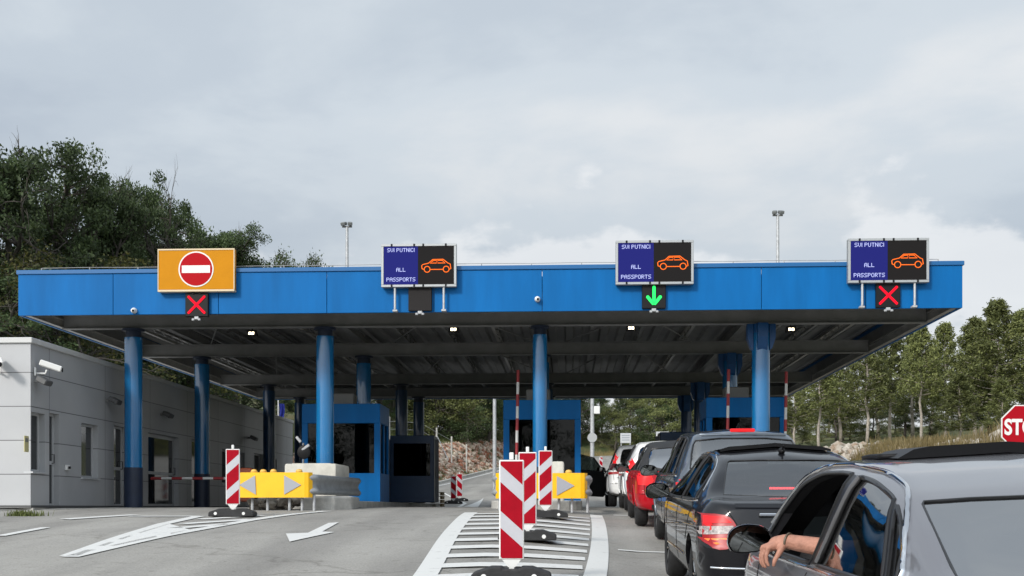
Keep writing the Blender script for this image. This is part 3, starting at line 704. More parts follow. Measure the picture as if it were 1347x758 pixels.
def dark_booth(x0, x1, y0, y1, h, label):
    rt = thing('inspection_cabin', label, 'cabin', ((x0 + x1) / 2, (y0 + y1) / 2, .175), group=None)
    NAVY = mat('navy_sheet', (.004, .035, .10), .4, var=.1, vscale=2)
    m = MB(); m.box(x0, x1, y0, y1, .175, h, bev=.02); m.build('shell', NAVY, rt)
    m = MB(); m.box(x0 + .12, x1 - .12, y0 - .02, y0 - .002, 1.0, h - .25); pn = m.build('window', DGLASS, rt)
    m = MB(); m.box(x0 + .1, x1 - .1, y0 - .012, y0 - .001, .3, .92, bev=.004); m.build('front_panel', NAVY, rt)
    for x in (x0 - .13, x1 + .02):
        m = MB(); m.box(x, x + .11, y0 + .1, y0 + .16, .175, h - .12); m.box(x + .01, x + .10, y0 + .03, y0 + .1, .95, 1.3, bev=.02); m.build('screen', mat('dull_frame', (.10, .105, .11), .5), rt)
    rebase(rt)
dark_booth(X(513, 36), X(571, 36), 36, 37.0, 2.25, 'dark navy cabin behind the left blue booth')
dark_booth(X(868, 36), X(925, 36), 36, 37.0, 2.33, 'dark navy cabin half hidden behind the queue on the right island')

# ------------------------------------------------------------------ raised and lowered booms
def boom(x, y, z1, label, lowered=False):
    rt = thing('boom_barrier', label, 'barrier', (x, y, .17), group='red and white lane booms')
    m = MB(); m.box(x - .17, x + .17, y - .15, y + .15, .172, 1.08, bev=.03); m.build('cabinet', mat('cabinet', (.30, .07, .03), .5) if lowered else GALV, rt)
    L_ = 2.55 if lowered else z1 - .75; n = 9
    def P(a): return (x - L_ * a, y - .2, .80) if lowered else (x - .02 + .05 * a, y - .19, .75 + L_ * a)
    m = MB(); m.cyl(P(0), P(1), .037, n=12); arm = m.build('arm', WHITEP, rt, True)
    for k in range(0, n, 2): m = MB(); m.cyl(P(k / n), P((k + 1) / n), .0395, n=12); m.build('red_band', mat('boom_red', (.33, .03, .035), .5), arm, True)
    m = MB(); m.box(x - .1, x + .1, y - .24, y - .152, .68, .92, bev=.02); m.build('hub', BLACKP, rt)
    rebase(rt)
boom(X(680, 29.9), 30.1, Z(680, 487, 29.9), 'raised red and white boom beside the middle booth')
boom(X(957, 29.9), 30.1, Z(957, 486, 29.9), 'raised red and white boom left of the rightmost front column')
boom(X(1033, 30.6), 30.8, Z(1031, 489, 30.6), 'raised red and white boom at the right end of the checkpoint')
boom(X(322, 31.0), 31.2, 0, 'lowered boom closing the leftmost lane', True)

# ------------------------------------------------------------------ delineator beacons
def beacon(x, y, up, label, base=True, h=1.0, w_=.25, grp='red and white striped beacons'):
    z = road_z(x, y) + .012
    rt = thing('striped_beacon', label, 'beacon', (x, y, z), 0, grp); rt.rotation_euler = (R(0.5), 0, YAW * .6 + random.uniform(-.05, .05))
    zb = .216
    m = MB(); m.box(-w_ / 2, w_ / 2, -.018, .018, zb, zb + h, bev=.008)
    m.prism([(-w_ / 2 + .03, zb), (w_ / 2 - .03, zb), (.035, zb - .075), (-.035, zb - .075)], 'Y', -.014, .014)
    pl = m.build('panel', WHITEP, rt)
    a, b = -w_ / 2 + .014, w_ / 2 - .014; c, d = zb + .014, zb + h - .014
    def clip(v0):
        # one diagonal band, clipped to the face
        s = 1 if up else -1; bw = .29; sl_ = .9 * (b - a)
        t = bmesh.new(); p = [(a, v0), (b, v0 + s * sl_), (b, v0 + s * sl_ + bw), (a, v0 + bw)]
        t.faces.new([t.verts.new((u, -.0215, v)) for u, v in p])
        for co, no in (((0, 0, c), (0, 0, -1)), ((0, 0, d), (0, 0, 1))):
            bmesh.ops.bisect_plane(t, geom=t.verts[:] + t.edges[:] + t.faces[:], plane_co=co, plane_no=no, clear_outer=True)
        return t
    m = MB(); m.box(a, b, -.0205, -.0185, c, d); m.build('white_face', WHITEF, pl)
    m = MB(); st = -.30 if up else .06
    for k in range(5): m._merge(clip(zb + (-.21 if up else -.17 + .2) + k * .46))
    m.build('red_stripe', REDF, pl, normals=False)
    m = MB(); m.box(-.022, .022, -.02, .02, zb + h, zb + h + .075, bev=.006); m.box(-.025, .025, -.012, .012, .1, zb - .05); m.build('post', WHITEP, rt)
    if base:
        m = MB(); prof = [(-.40, 0), (.40, 0), (.40, .06), (.385, .085), (.21, .145), (.10, .145), (.085, .125), (-.085, .125), (-.10, .145), (-.21, .145), (-.385, .085), (-.40, .06)]
        m.prism(prof, 'Y', -.21, .21); ft = m.build('foot', RUBBER, rt, bevel=.012)
        m = MB()
        for s in (-1, 1): m.lathe([(.028, -.216), (.028, -.20)], 14, 'Y', (s * .25 - .02, 0, .055))
        m.build('reflector_plug', WHITEP, ft)
    return rt
bx = lambda px, y: (X(px, y), y)
beacon(*bx(673, 11.75), False, 'nearest striped beacon, on the hatched marking in front')
beacon(*bx(694, 16.2), True, 'second striped beacon, half hidden behind the nearest one')
beacon(*bx(717.5, 21.3), True, 'third striped beacon, in front of the yellow arrow guard')
beacon(*bx(306.5, 20.9), True, 'striped beacon left of the yellow guard at the left island')
beacon(*bx(596.5, 51.5), False, 'left of the two tiny striped beacons by the navy cabin', h=1.0, w_=.25)
beacon(*bx(604.5, 54.5), False, 'right of the two tiny striped beacons by the navy cabin', h=1.05, w_=.26)
beacon(*bx(790.5, 84), False, 'tiny striped beacon on the far road above the queue', h=.95)

# ------------------------------------------------------------------ crash guards with arrows
def guard(x, y, rz, w_, nside, label, left_ret=1.2, right_ret=1.2, flip=1):
    z = road_z(x, y); rt = thing('crash_guard', label, 'crash guard', (x, y, z), rz)
    # plan path of the rail: left return, front, right return
    r = .22; P = [(-w_ / 2, left_ret)] + [(-w_ / 2 + r - r * math.cos(a), r - r * math.sin(a)) for a in np.linspace(0, math.pi / 2, 6)] + [(w_ / 2 - r + r * math.sin(a), r - r * math.cos(a)) for a in np.linspace(0, math.pi / 2, 6)] + [(w_ / 2 + .12, right_ret)]
    prof = [(.0, .0), (.035, .03), (.055, .07), (.035, .11), (.0, .15), (-.012, .20), (-.012, .22), (.0, .27), (.035, .31), (.055, .35), (.035, .39), (.0, .42)]
    m = MB(); V = []; F = []; n = len(prof)
    for i, p in enumerate(P):
        a = Vector(P[max(i - 1, 0)]); b = Vector(P[min(i + 1, len(P) - 1)]); d = (b - a).normalized(); nn_ = Vector((d.y, -d.x))
        for o, h in prof: V.append((p[0] + nn_.x * o, p[1] + nn_.y * o, .33 + h))
    for i in range(len(P) - 1):
        for k in range(n - 1): q = i * n + k; F.append((q, q + 1, q + n + 1, q + n))
    m.mesh(V, F); o = m.build('rail', mat('rail_zinc', (.30, .315, .325), .5, metal=.25, var=.2, vscale=5), rt, True, 60); md = o.modifiers.new('s', 'SOLIDIFY'); md.thickness = .006
    m = MB(); yw0, yw1 = -w_ / 2 + .04, w_ / 2 - .06
    for k in range(40): pass
    path = [(yw0, .045), (yw0 + .06, -.05), (yw0 + .14, -.075), (yw1 - .14, -.075), (yw1 - .06, -.05), (yw1, .045)]
    Vv = [(a, b, h) for a, b in path for h in (.27, .79)]; Ff = [(2 * i, 2 * i + 2, 2 * i + 3, 2 * i + 1) for i in range(len(path) - 1)]
    m.mesh(Vv, Ff); pl = m.build('arrow_plate', YELF, rt); md = pl.modifiers.new('s', 'SOLIDIFY'); md.thickness = .012; md.offset = -1
    cz = .53; AG = mat('arrow_grey', (.33, .34, .37), .4)
    m = MB(); m.mesh([(-.66, -.092, cz), (-.32, -.092, cz + .20), (-.30, -.092, cz - .20)], [(0, 1, 2)]); m.build('grey_arrow', AG, pl, normals=False)
    m = MB(); m.mesh([(.30, -.092, cz + .20), (.66, -.092, cz), (.30, -.092, cz - .20)], [(0, 1, 2)])
    m.build('grey_arrow', AG, pl, normals=False)
    for sx_ in (-w_ / 2 + .12, -.45, -.12, .35, .62, w_ / 2 - .05):
        m = MB(); m.cyl((sx_, .12, -.02), (sx_, .12, .4), .03, n=10); m.build('post', GALV, rt)
    for sx_ in (-.42, -.22, .0, .55):
        m = MB(); m.lathe([(.06, .76), (.07, .79), (.072, .82), (.05, .855), (.0, .868)], 16, c=(sx_, .14, 0)); m.build('warning_lamp', mat('amber_lens', (.75, .42, .08), .35, coat=.3), rt, True)
    m = MB(); m.box(-.6, .75, .05, .22, .745, .765); m.build('lamp_shelf', GALV, rt)
    return rt
guard(X(357, 24.0), 24.0, R(-4), 1.85, 1, 'yellow arrow plate and steel guard at the head of the left island', 1.6, 3.2)
guard(X(713, 24.0), 24.0, R(2), 1.98, 1, 'yellow arrow plate and steel guard at the head of the middle island', 1.8, 2.4)
WCON = mat('white_concrete', (.52, .50, .44), .85, var=.15, vscale=3, bump=.3, bscale=30)
def block(x0, x1, y0, y1, z0, z1, label, m_=None):
    b = MB(); b.box(x0, x1, y0, y1, z0, z1, bev=.045, seg=2); b.box(x0 + .15, x1 - .15, y0 + .12, y1 - .12, z1 - .002, z1 + .012); o = b.build('concrete_block', m_ or WCON, None, True)
    return tag(o, label, 'concrete block')
block(X(374, 26.0), X(442, 26.0), 26.0, 27.6, .02, Z(400, 610, 26), 'big cream concrete block behind the left yellow guard')
block(X(725, 26.2), X(742, 26.2), 26.2, 27.4, .02, Z(735, 607, 26.2), 'cream concrete block behind the middle yellow guard')
b = MB(); b.prism([(X(404, 25.0), 24.6), (X(440, 24.6), 24.5), (X(468, 25.4), 25.0), (X(469, 27), 27.4), (X(404, 27), 27.4)], 'Z', -.1, .26); tag(b.build('concrete_plinth', CONC, None, bevel=.05), 'low grey concrete plinth right of the left yellow guard', 'plinth')
# rubble under the left guard
b = MB()
for k in range(46):
    x = X(random.uniform(335, 402), 24.7); b.ico((x, 24.5 + random.uniform(0, .7), .05 + random.uniform(-.05, .12)), random.uniform(.05, .15), 1, .25, (1, 1, .7))
tag(b.build('rubble', mat('rubble', (.30, .27, .22), .9, c2=(.12, .10, .085), vscale=6)), 'broken stones heaped under the left yellow guard', 'rubble', kind='stuff')
# round traffic mirror seen from behind
t = thing('traffic_mirror', 'round dark traffic mirror with a small camera beside the left booth', 'mirror', (X(399, 28.8), 28.8, .17))
m = MB(); m.cyl((0, 0, 0), (0, 0, 1.45), .025); m.build('post', STEEL, t); m = MB(); m.lathe([(.0, -.022), (.12, -.018), (.16, -.006), (.175, .02), (.0, .025)], 24, 'Y', (.02, -.04, 1.22)); m.build('mirror', BLACKP, t, True)
m = MB(); m.box(-.20, -.02, -.06, .0, 1.50, 1.57, bev=.01, rot=Euler((0, R(50), 0))); m.box(-.05, .18, -.06, .0, 1.30, 1.37, bev=.01, rot=Euler((0, R(-35), 0))); m.build('camera', GALV, t)
# crate of pallets beyond the navy cabin
t = thing('pallet_stack', 'small stack of wooden pallets behind the navy cabin', 'pallets', (X(569, 43), 43, .05))
for k in range(4):
    m = MB(); z = k * .14
    for q in range(5): m.box(-.4 + q * .175, -.4 + q * .175 + .11, -.4, .4, z + .1, z + .12)
    for q in (-.4, -.04, .32): m.box(q, q + .08, -.4, .4, z, z + .099)
    m.build('pallet', mat('wood', (.30, .22, .11), .8, var=.3, vscale=5), t)

# ------------------------------------------------------------------ masts, posts, road signs
def light_mast(px, Y, ptop, label):
    x = X(px, Y); zg_ = road_z(x, Y) if edgeL(Y) < x < edgeR(Y) else terr_z(x, Y); zt = Z(px, ptop, Y)
    t = thing('light_mast', label, 'light mast', (x, Y, zg_), group='flood light masts'); H = zt - zg_
    m = MB(); m.tube([(0, 0, 0), (0, 0, H)], [.13, .07], 12); m.build('pole', GALV, t, True)
    m = MB(); m.box(-.24, .24, -.04, .04, H - .05, H + .02); m.build('crossarm', STEEL, t)
    for s in (-1, 1):
        m = MB(); m.box(s * .15 - .115, s * .15 + .115, -.2, .12, H + .04, H + .2, bev=.03, rot=Euler((R(18), 0, R(12 * s)))); m.box(s * .15 - .02, s * .15 + .02, -.02, .02, H, H + .06); m.build('lamp_head', mat('mast_lamp', (.14, .15, .15), .5), t)
light_mast(456.5, 56, 298, 'tall light mast rising left of the first passenger sign')
light_mast(1023, 56, 283, 'tall light mast rising between the two right passenger signs')
def post_thing(name, px, Y, top, r, label, cat, disc=None, boxy=None, grp=None):
    x = X(px, Y); zg_ = terr_z(x, Y); t = thing(name, label, cat, (x, Y, zg_), group=grp); H = Z(px, top, Y) - zg_
    m = MB(); m.cyl((0, 0, 0), (0, 0, H), r, r * .8, 12); m.build('pole', GALV, t, True)
    if disc: h = Z(px, disc[0], Y) - zg_; m = MB(); m.lathe([(disc[1], -r - .02), (disc[1], -r - .035)], 24, 'Y', (0, 0, h)); m.build('sign_disc', mat('sign_back', (.38, .39, .39), .5, metal=.3), t)
    if boxy: h = Z(px, boxy[0], Y) - zg_; m = MB(); m.box(.12, .55, -.1, .1, h - .25, h + .3, bev=.03); m.build('control_box', WHITEP, t)
    return t
post_thing('steel_pole', 650.5, 61, 525, .11, 'pale steel pole by the rock bank behind the canopy', 'pole')
post_thing('sign_pole', 779, 84, 520, .16, 'pale pole with the grey back of a round sign', 'road sign', (576, .34), (540, ))
def board(px0, px1, p0, p1, Y, label):
    x0, x1 = X(px0, Y), X(px1, Y); t = thing('sign_board', label, 'road sign', ((x0 + x1) / 2, Y, road_z((x0 + x1) / 2, Y))); h = road_z((x0 + x1) / 2, Y)
    m = MB(); m.box(-(x1 - x0) / 2, (x1 - x0) / 2, -.02, .02, Z(px0, p1, Y) - h, Z(px0, p0, Y) - h, bev=.01); m.build('panel', mat('pale_board', (.5, .51, .52), .4), t)
    m = MB(); m.cyl((-.25, .03, 0), (-.25, .03, Z(px0, p1, Y) - h + .1), .03); m.cyl((.25, .03, 0), (.25, .03, Z(px0, p1, Y) - h + .1), .03); m.build('leg', GALV, t)
    m = MB()
    for q in range(3): m.box(-(x1 - x0) / 2 + .08, (x1 - x0) / 2 - .08, -.026, -.021, Z(px0, p1, Y) - h + .15 + q * .13, Z(px0, p1, Y) - h + .19 + q * .13)
    m.build('grey_bar', mat('bar_grey', (.25, .27, .3), .5), t)
board(816, 830, 570, 583, 66, 'small pale sign board above the first white car')
board(863, 880, 568, 580, 67, 'small pale sign board beside the navy cabin on the right')
# stop sign
Ys = 20.0; xs_ = X(1347, Ys); zg_ = terr_z(xs_, Ys) if xs_ > edgeR(Ys) else road_z(xs_, Ys)
t = thing('stop_sign', 'red octagonal stop sign cut by the right edge of the photo', 'stop sign', (xs_, Ys, zg_), YAW)
hz_ = Z(1349, 563, Ys) - zg_; ro = .415
def octo(r_): return [(r_ * math.cos(R(22.5 + 45 * k)), hz_ + r_ * math.sin(R(22.5 + 45 * k))) for k in range(8)]
m = MB(); m.prism(octo(ro), 'Y', -.01, .01); fc = m.build('plate', WHITEP, t)
m = MB(); m.prism(octo(ro - .02), 'Y', -.015, -.0105); m.build('red_face', mat('stop_red', (.36, .006, .014), .5, spec=.08), fc)
text('stop_lettering', 'STOP', .36, WHITEP, fc, (0, -.0175, hz_), ext=.001, off=.012, sx=.78)
m = MB(); m.cyl((0, .04, -.1), (0, .04, hz_ + .3), .035); m.build('post', GALV, t)
# flag by the office
t = thing('flag', 'small dark blue flag on a white pole behind the office', 'flag', (X(366, 52), 52, road_z(-9, 52)))
m = MB(); m.cyl((0, 0, 0), (0, 0, Z(366, 530, 52) - .1), .03, n=8); m.build('pole', WHITEP, t)
m = MB(); zt_ = Z(366, 533, 52) - .15
V = [(.03 + i * .035 + .03 * math.sin(j * .7), .05 * math.sin(i * 1.4 + j * .3), zt_ - j * .12) for j in range(9) for i in range(8)]
m.mesh(V, [(j * 8 + i, j * 8 + i + 1, (j + 1) * 8 + i + 1, (j + 1) * 8 + i) for j in range(8) for i in range(7)]); m.build('cloth', mat('flag_blue', (.01, .02, .22), .8), t, True)
# ------------------------------------------------------------------ cars
def paintmat(name, c, metal=0.0, rough=0.3, coat=1.0, spec=0.5):
    return mat(name, c, rough, metal, coat=coat, spec=spec)
CHROME = mat('chrome', (.75, .76, .78), .12, metal=1.0)
TYRE = mat('tyre', (.014, .014, .015), .8, var=.3, vscale=20)
RIM = mat('alloy', (.42, .43, .44), .3, metal=.8)
SEAL = mat('window_seal', (.01, .01, .011), .35)
GAP = mat('panel_gap', (.002, .002, .002), .9)
CABIN = mat('cabin_trim', (.022, .022, .024), .75)
SEATM = mat('seat_fabric', (.03, .03, .032), .85, var=.2, vscale=8)
TINT = glassmat('tinted_glass', (.20, .23, .22), ior=1.55)
CLEARG = glassmat('car_glass', (.50, .56, .53), ior=1.5)
REARG = glassmat('rear_glass', (.34, .40, .37), .92, ior=3.0)
REARG2 = glassmat('rear_glass_light', (.34, .40, .37), .95, ior=7.0)
SIDEG = glassmat('side_glass', (.22, .26, .25), .97, ior=5)
LENS = mat('lamp_red', (.25, .006, .010), .38, emit=(.9, .02, .02), es=.12)
LENSON = mat('lamp_red_lit', (.22, .003, .005), .38, emit=(1, .02, .025), es=.75, spec=.3)
STRIP = mat('brake_strip', (.5, .01, .01), .4, emit=(1, .05, .06), es=6)
LENSW = mat('lamp_clear', (.34, .30, .29), .4, var=.6, vscale=45)
AMBER = mat('lamp_amber', (.85, .16, .02), .4, emit=(1, .16, .04), es=.7)
MIRRORG = mat('mirror_glass', (.17, .18, .18), .03, metal=1.0)

def smooth_fn(pts, s=.07, L_=5.0):
    xs_ = np.arange(-.5, L_ + .5, .01); ys_ = np.interp(xs_, [p[0] for p in pts], [p[1] for p in pts])
    k = int(s / .01) * 2 + 1; ker = np.hanning(k + 2)[1:-1]; ker /= ker.sum(); ys2 = np.convolve(np.pad(ys_, k // 2, 'edge'), ker, 'valid')
    return lambda v: float(np.interp(v, xs_, ys2))
def chaikin(P, it=2, close=False):
    P = [np.array(p, float) for p in P]
    for _ in range(it):
        Q = []
        n = len(P)
        if close:
            for i in range(n): a, b = P[i], P[(i + 1) % n]; Q += [a * .75 + b * .25, a * .25 + b * .75]
        else:
            Q = [P[0]]
            for i in range(n - 1):
                a, b = P[i], P[i + 1]
                if i > 0: Q.append(a * .75 + b * .25)
                if i < n - 2: Q.append(a * .25 + b * .75)
            Q.append(P[-1])
        P = Q
    return P
class Car:
    def __init__(s, **k):
        s.__dict__.update(dict(L=4.6, W=1.78, wb=.80, wt=.58, belt=[(0, .95), (5, .92)], top=None, topw=None, zb=.24, rr=.34, cr=.17, cf=.30, rf=.9, hatch=False, r=.32, ax=(.98, 3.72), bulge=.0, rise=.22), **k) if False else None
        d = dict(L=4.6, W=1.78, belt=[(0, .95), (5, .92)], top=None, wt=.58, wb=None, zb=.24, rr=.34, cr=.16, rf=.9, cf=.34, r=.32, ax=(.98, 3.72), lean=.26, bumpz=.64, bow=.11, crown=.02)
        d.update(k); s.__dict__.update(d)
        s.ft = smooth_fn(s.top, .10); s.fb = smooth_fn(s.belt, .1)
        if s.wb is None: s.wb = s.W / 2 - .07
    def section(s, y, inset=0.0):
        W2 = s.W / 2
        if y < s.rr: q = s.cr * (1 - math.sqrt(max(0, 1 - (1 - y / s.rr) ** 2)))
        elif y > s.L - s.rf: q = s.cf * (1 - math.sqrt(max(0, 1 - (1 - (s.L - y) / s.rf) ** 2)))
        else: q = 0
        w_ = W2 - q; wb = s.wb - q; zt = s.ft(y); be = min(s.fb(y), zt - .07); h = zt - be
        k = min(1, max(0, (h - .07) / .30)); wt = (w_ - .13) * (1 - k) + (s.wt - q * .6) * k
        if inset: w_ -= inset; wb -= inset; zt -= inset * 1.25; be = min(s.fb(y), zt - .07); h = zt - be
        zb = s.zb + .05 * sm(.9, 0, y) + .04 * sm(s.L - .8, s.L, y)
        if inset: zb = .36; wt -= inset
        P = [(0, zb - .025), (w_ - .22, zb), (w_ - .06, zb + .03), (w_ - .015, zb + .16), (w_, zb + .30), (w_, be - .22), (w_ - .012, be - .09), (wb + .012, be - .012), (wb - .01, be + .04 * min(1, h / .2)),
             (wb + (wt - wb) * .55, be + h * .52), (wt + .005, be + h * .84), (wt - .06, be + h * .955), (wt - .22, zt - .012), (0, zt + s.crown * min(1, k + .2))]
        return chaikin(P, 2)
    def warp(s, x, y, z):
        W2 = s.W / 2; er = math.exp(-max(0, y) / .30); ef = math.exp(-max(0, s.L - y) / .45)
        g = s.lean * max(0, z - s.bumpz) + .3 * max(0, .42 - z) + (.025 if z > s.bumpz + .02 else 0)
        y2 = y + er * (s.bow * (abs(x) / W2) ** 2.4 + g)
        g2 = .22 * max(0, z - .55) + .3 * max(0, .42 - z)
        return (x, y2 - ef * (.18 * (abs(x) / W2) ** 2.2 + g2), z)
    def loft(s, y0, y1, inset=0.0, step=.055):
        n = max(4, int((y1 - y0) / step)); ys_ = []
        for i in range(n + 1):
            t = i / n; ys_.append(y0 + (y1 - y0) * t)
        if not inset: ys_ = [0, .006, .02, .04, .065, .09, .12] + [y for y in ys_ if .15 < y < s.L - .14] + [s.L - .12, s.L - .08, s.L - .045, s.L - .015, s.L]
        V, F = [], []; secs = [s.section(y, inset) for y in ys_]; K = len(secs[0]); ring = 2 * K - 2
        for y, sc in zip(ys_, secs):
            full = [(x, z) for x, z in sc] + [(-x, z) for x, z in sc[-2:0:-1]]
            for x, z in full: V.append(s.warp(x, y, z) if not inset else (x, y, z))
        for i in range(len(ys_) - 1):
            for k in range(ring):
                a, b = i * ring + k, i * ring + (k + 1) % ring; F.append((a, b, b + ring, a + ring))
        NXc = 14
        if inset: F.append(tuple(range(ring))); F.append(tuple(range(len(V) - ring, len(V))))
        for which, y, sc in (() if inset else ((0, ys_[0], secs[0]), (1, ys_[-1], secs[-1]))):
            base = len(V); 
            for k in range(K):
                x, z = sc[k]
                for j in range(NXc + 1):
                    xx = x * (1 - 2 * j / NXc); V.append(s.warp(xx, y, z) if not inset else (xx, y, z))
            for k in range(K - 1):
                for j in range(NXc):
                    a = base + k * (NXc + 1) + j; q = (a, a + 1, a + NXc + 2, a + NXc + 1); F.append(q if which else q[::-1])
        bm = bmesh.new(); vs_ = [bm.verts.new(v) for v in V]
        for f in F:
            try: bm.faces.new([vs_[i] for i in f])
            except ValueError: pass
        bmesh.ops.remove_doubles(bm, verts=bm.verts[:], dist=2e-4); bmesh.ops.dissolve_degenerate(bm, dist=1e-4, edges=bm.edges[:])
        bmesh.ops.holes_fill(bm, edges=[e for e in bm.edges if e.is_boundary], sides=0)
        bmesh.ops.recalc_face_normals(bm, faces=bm.faces[:])
        return bm
    def make(s, name, label, cat, loc, rz, pitch, paint_, windows, rear_win, front_win, group=None, roof_cut=None):
        s.root = thing(name, label, cat, loc, rz, group, rx=pitch)
        bm = s.loft(0, s.L); s.bvh = BVHTree.FromBMesh(bm)
        bm.normal_update(); bm.verts.ensure_lookup_table(); bm.faces.ensure_lookup_table()
        vn = [v.normal.copy() for v in bm.verts]; fv = [[v.index for v in f.verts] for f in bm.faces]; vc = [v.co.copy() for v in bm.verts]; fcn = [f.normal.copy() for f in bm.faces]
        me = bpy.data.meshes.new('body'); bm.to_mesh(me); bm.free()
        s.body = link('body', me, None, s.root); s.body.parent = None
        ib = s.loft(s.cab[0], s.cab[1], .045); ime = bpy.data.meshes.new('i'); ib.to_mesh(ime); ib.free(); inner = link('inner', ime, None)
        boolean(s.body, inner)
        c = MB()
        for w_ in windows:
            c.prism(w_, 'X', -1.3, -.30); c.prism(w_, 'X', .30, 1.3)
        c2 = MB()
        if rear_win: c2.prism(rear_win, 'Y', -.6, s.cab[0] + 1.0)
        if front_win: c2.prism(front_win, 'Y', s.cab[1] - .9, s.L + .5)
        boolean(s.body, c2.build('cut', None))
        for ya in s.ax:
            for sx_ in (-1, 1):
                c.lathe([(s.r + .055, sx_ * (s.W / 2 - .30)), (s.r + .055, sx_ * (s.W / 2 + .2))], 36, 'X', (0, ya, s.r))
        boolean(s.body, c.build('cut', None))
        s.body.parent = s.root
        me = s.body.data; me.materials.clear(); me.materials.append(paint_); me.materials.append(CABIN)
        # normals of the uncut skin, so the cuts leave no creases
        nrm = []; vs2 = me.vertices; polys = me.polygons
        mats_ = []
        for p in polys:
            inside = True; outs = []
            for li in p.loop_indices:
                co = vs2[me.loops[li].vertex_index].co; h, n_, fi, d = s.bvh.find_nearest(co)
                if d < .004:
                    wsum = Vector()
                    for vi in fv[fi]: wsum += vn[vi] / max(1e-5, (vc[vi] - co).length)
                    outs.append((wsum.normalized(), fi))
                else: outs.append(None)
            ok = all(outs) and all(p.normal.dot(o[0]) > .6 for o in outs)
            for o in outs: nrm.append(o[0] if ok else p.normal.copy())
            mats_.append(0 if ok or abs(p.center.x) > s.W / 2 - .12 or p.center.z > s.fb(p.center.y) + .1 and False else 1)
        for p, mi in zip(polys, mats_): p.material_index = mi; p.use_smooth = True
        me.normals_split_custom_set([tuple(n) for n in nrm])
        return s.root
    # a flush panel: outline in two axes, dropped onto the skin
    def panel(s, name, poly, m, view='L', off=.003, parent=None, thick=0, step=.06, smooth=True, mirror=False):
        ax_ = {'L': (1, 2), 'R': (1, 2), 'B': (0, 2), 'F': (0, 2), 'T': (0, 1)}[view]
        t = bmesh.new(); n = len(poly); P = []
        for i in range(n):
            a, b = np.array(poly[i], float), np.array(poly[(i + 1) % n], float); k = max(1, int(np.linalg.norm(b - a) / (step * .7)))
            for j in range(k): P.append(a + (b - a) * j / k)
        def mk(u, v): 
            c_ = [0, 0, 0]; c_[ax_[0]] = u; c_[ax_[1]] = v; return c_
        t.faces.new([t.verts.new(mk(u, v)) for u, v in P])
        for q in (0, 1):
            vals = [p[q] for p in P]; no = [0, 0, 0]; no[ax_[q]] = 1
            for g in np.arange(min(vals) + step * .5, max(vals), step):
                co = [0, 0, 0]; co[ax_[q]] = g; bmesh.ops.bisect_plane(t, geom=t.verts[:] + t.edges[:] + t.faces[:], plane_co=co, plane_no=no)
        d0 = {'L': Vector((1, 0, 0)), 'R': Vector((-1, 0, 0)), 'B': Vector((0, 1, 0)), 'F': Vector((0, -1, 0)), 'T': Vector((0, 0, -1))}[view]
        for v in t.verts:
            o = v.co - d0 * 6; h, n_, fi, d = s.bvh.ray_cast(o, d0)
            if h is None or (d > 6.9 and view in 'LR') : h, n_, fi, d = s.bvh.find_nearest(v.co + (d0 * -0.8 if view in 'LR' else Vector()))
            v.co = h + n_ * off
        bmesh.ops.triangulate(t, faces=[f for f in t.faces if len(f.verts) > 4])
        bmesh.ops.recalc_face_normals(t, faces=t.faces[:])
        sgn = sum(f.normal.dot(-d0) for f in t.faces)
        if sgn < 0: bmesh.ops.reverse_faces(t, faces=t.faces[:])
        me = bpy.data.meshes.new(name); t.to_mesh(me); t.free()
        o = link(name, me, m, parent or s.root, smooth, 60)
        if thick: md = o.modifiers.new('s', 'SOLIDIFY'); md.thickness = thick; md.offset = 0.2
        if mirror:
            p2 = [(-u, v) for u, v in poly][::-1] if view in 'BF' else poly
            s.panel(name, p2, m, {'L': 'R', 'R': 'L'}.get(view, view), off, parent, thick, step, smooth)
        return o
    def line(s, name, pts, m, r=.004, view='L', off=0.0, parent=None, close=False, res=.05, flat=None):
        """a moulding or gap that follows the skin"""
        d0 = {'L': Vector((1, 0, 0)), 'R': Vector((-1, 0, 0)), 'B': Vector((0, 1, 0)), 'T': Vector((0, 0, -1))}[view]
        P = []; n = len(pts)
        for i in range(n if close else n - 1):
            a, b = np.array(pts[i], float), np.array(pts[(i + 1) % n], float); k = max(1, int(np.linalg.norm(b - a) / res))
            P += [a + (b - a) * j / k for j in range(k)]
        if not close: P.append(np.array(pts[-1], float))
        Q = []
        for u, v in P:
            c_ = {'L': Vector((-6, u, v)), 'R': Vector((6, u, v)), 'B': Vector((u, -6, v)), 'T': Vector((u, v, 6))}[view]
            h, n_, fi, d = s.bvh.ray_cast(c_, d0)
            if h is None: h, n_, fi, d = s.bvh.find_nearest(c_ + d0 * 5.3)
            Q.append(h + n_ * off)
        mb = MB(); mb.tube(Q, r, 6, close=close); return mb.build(name, m, parent or s.root, True, 60)
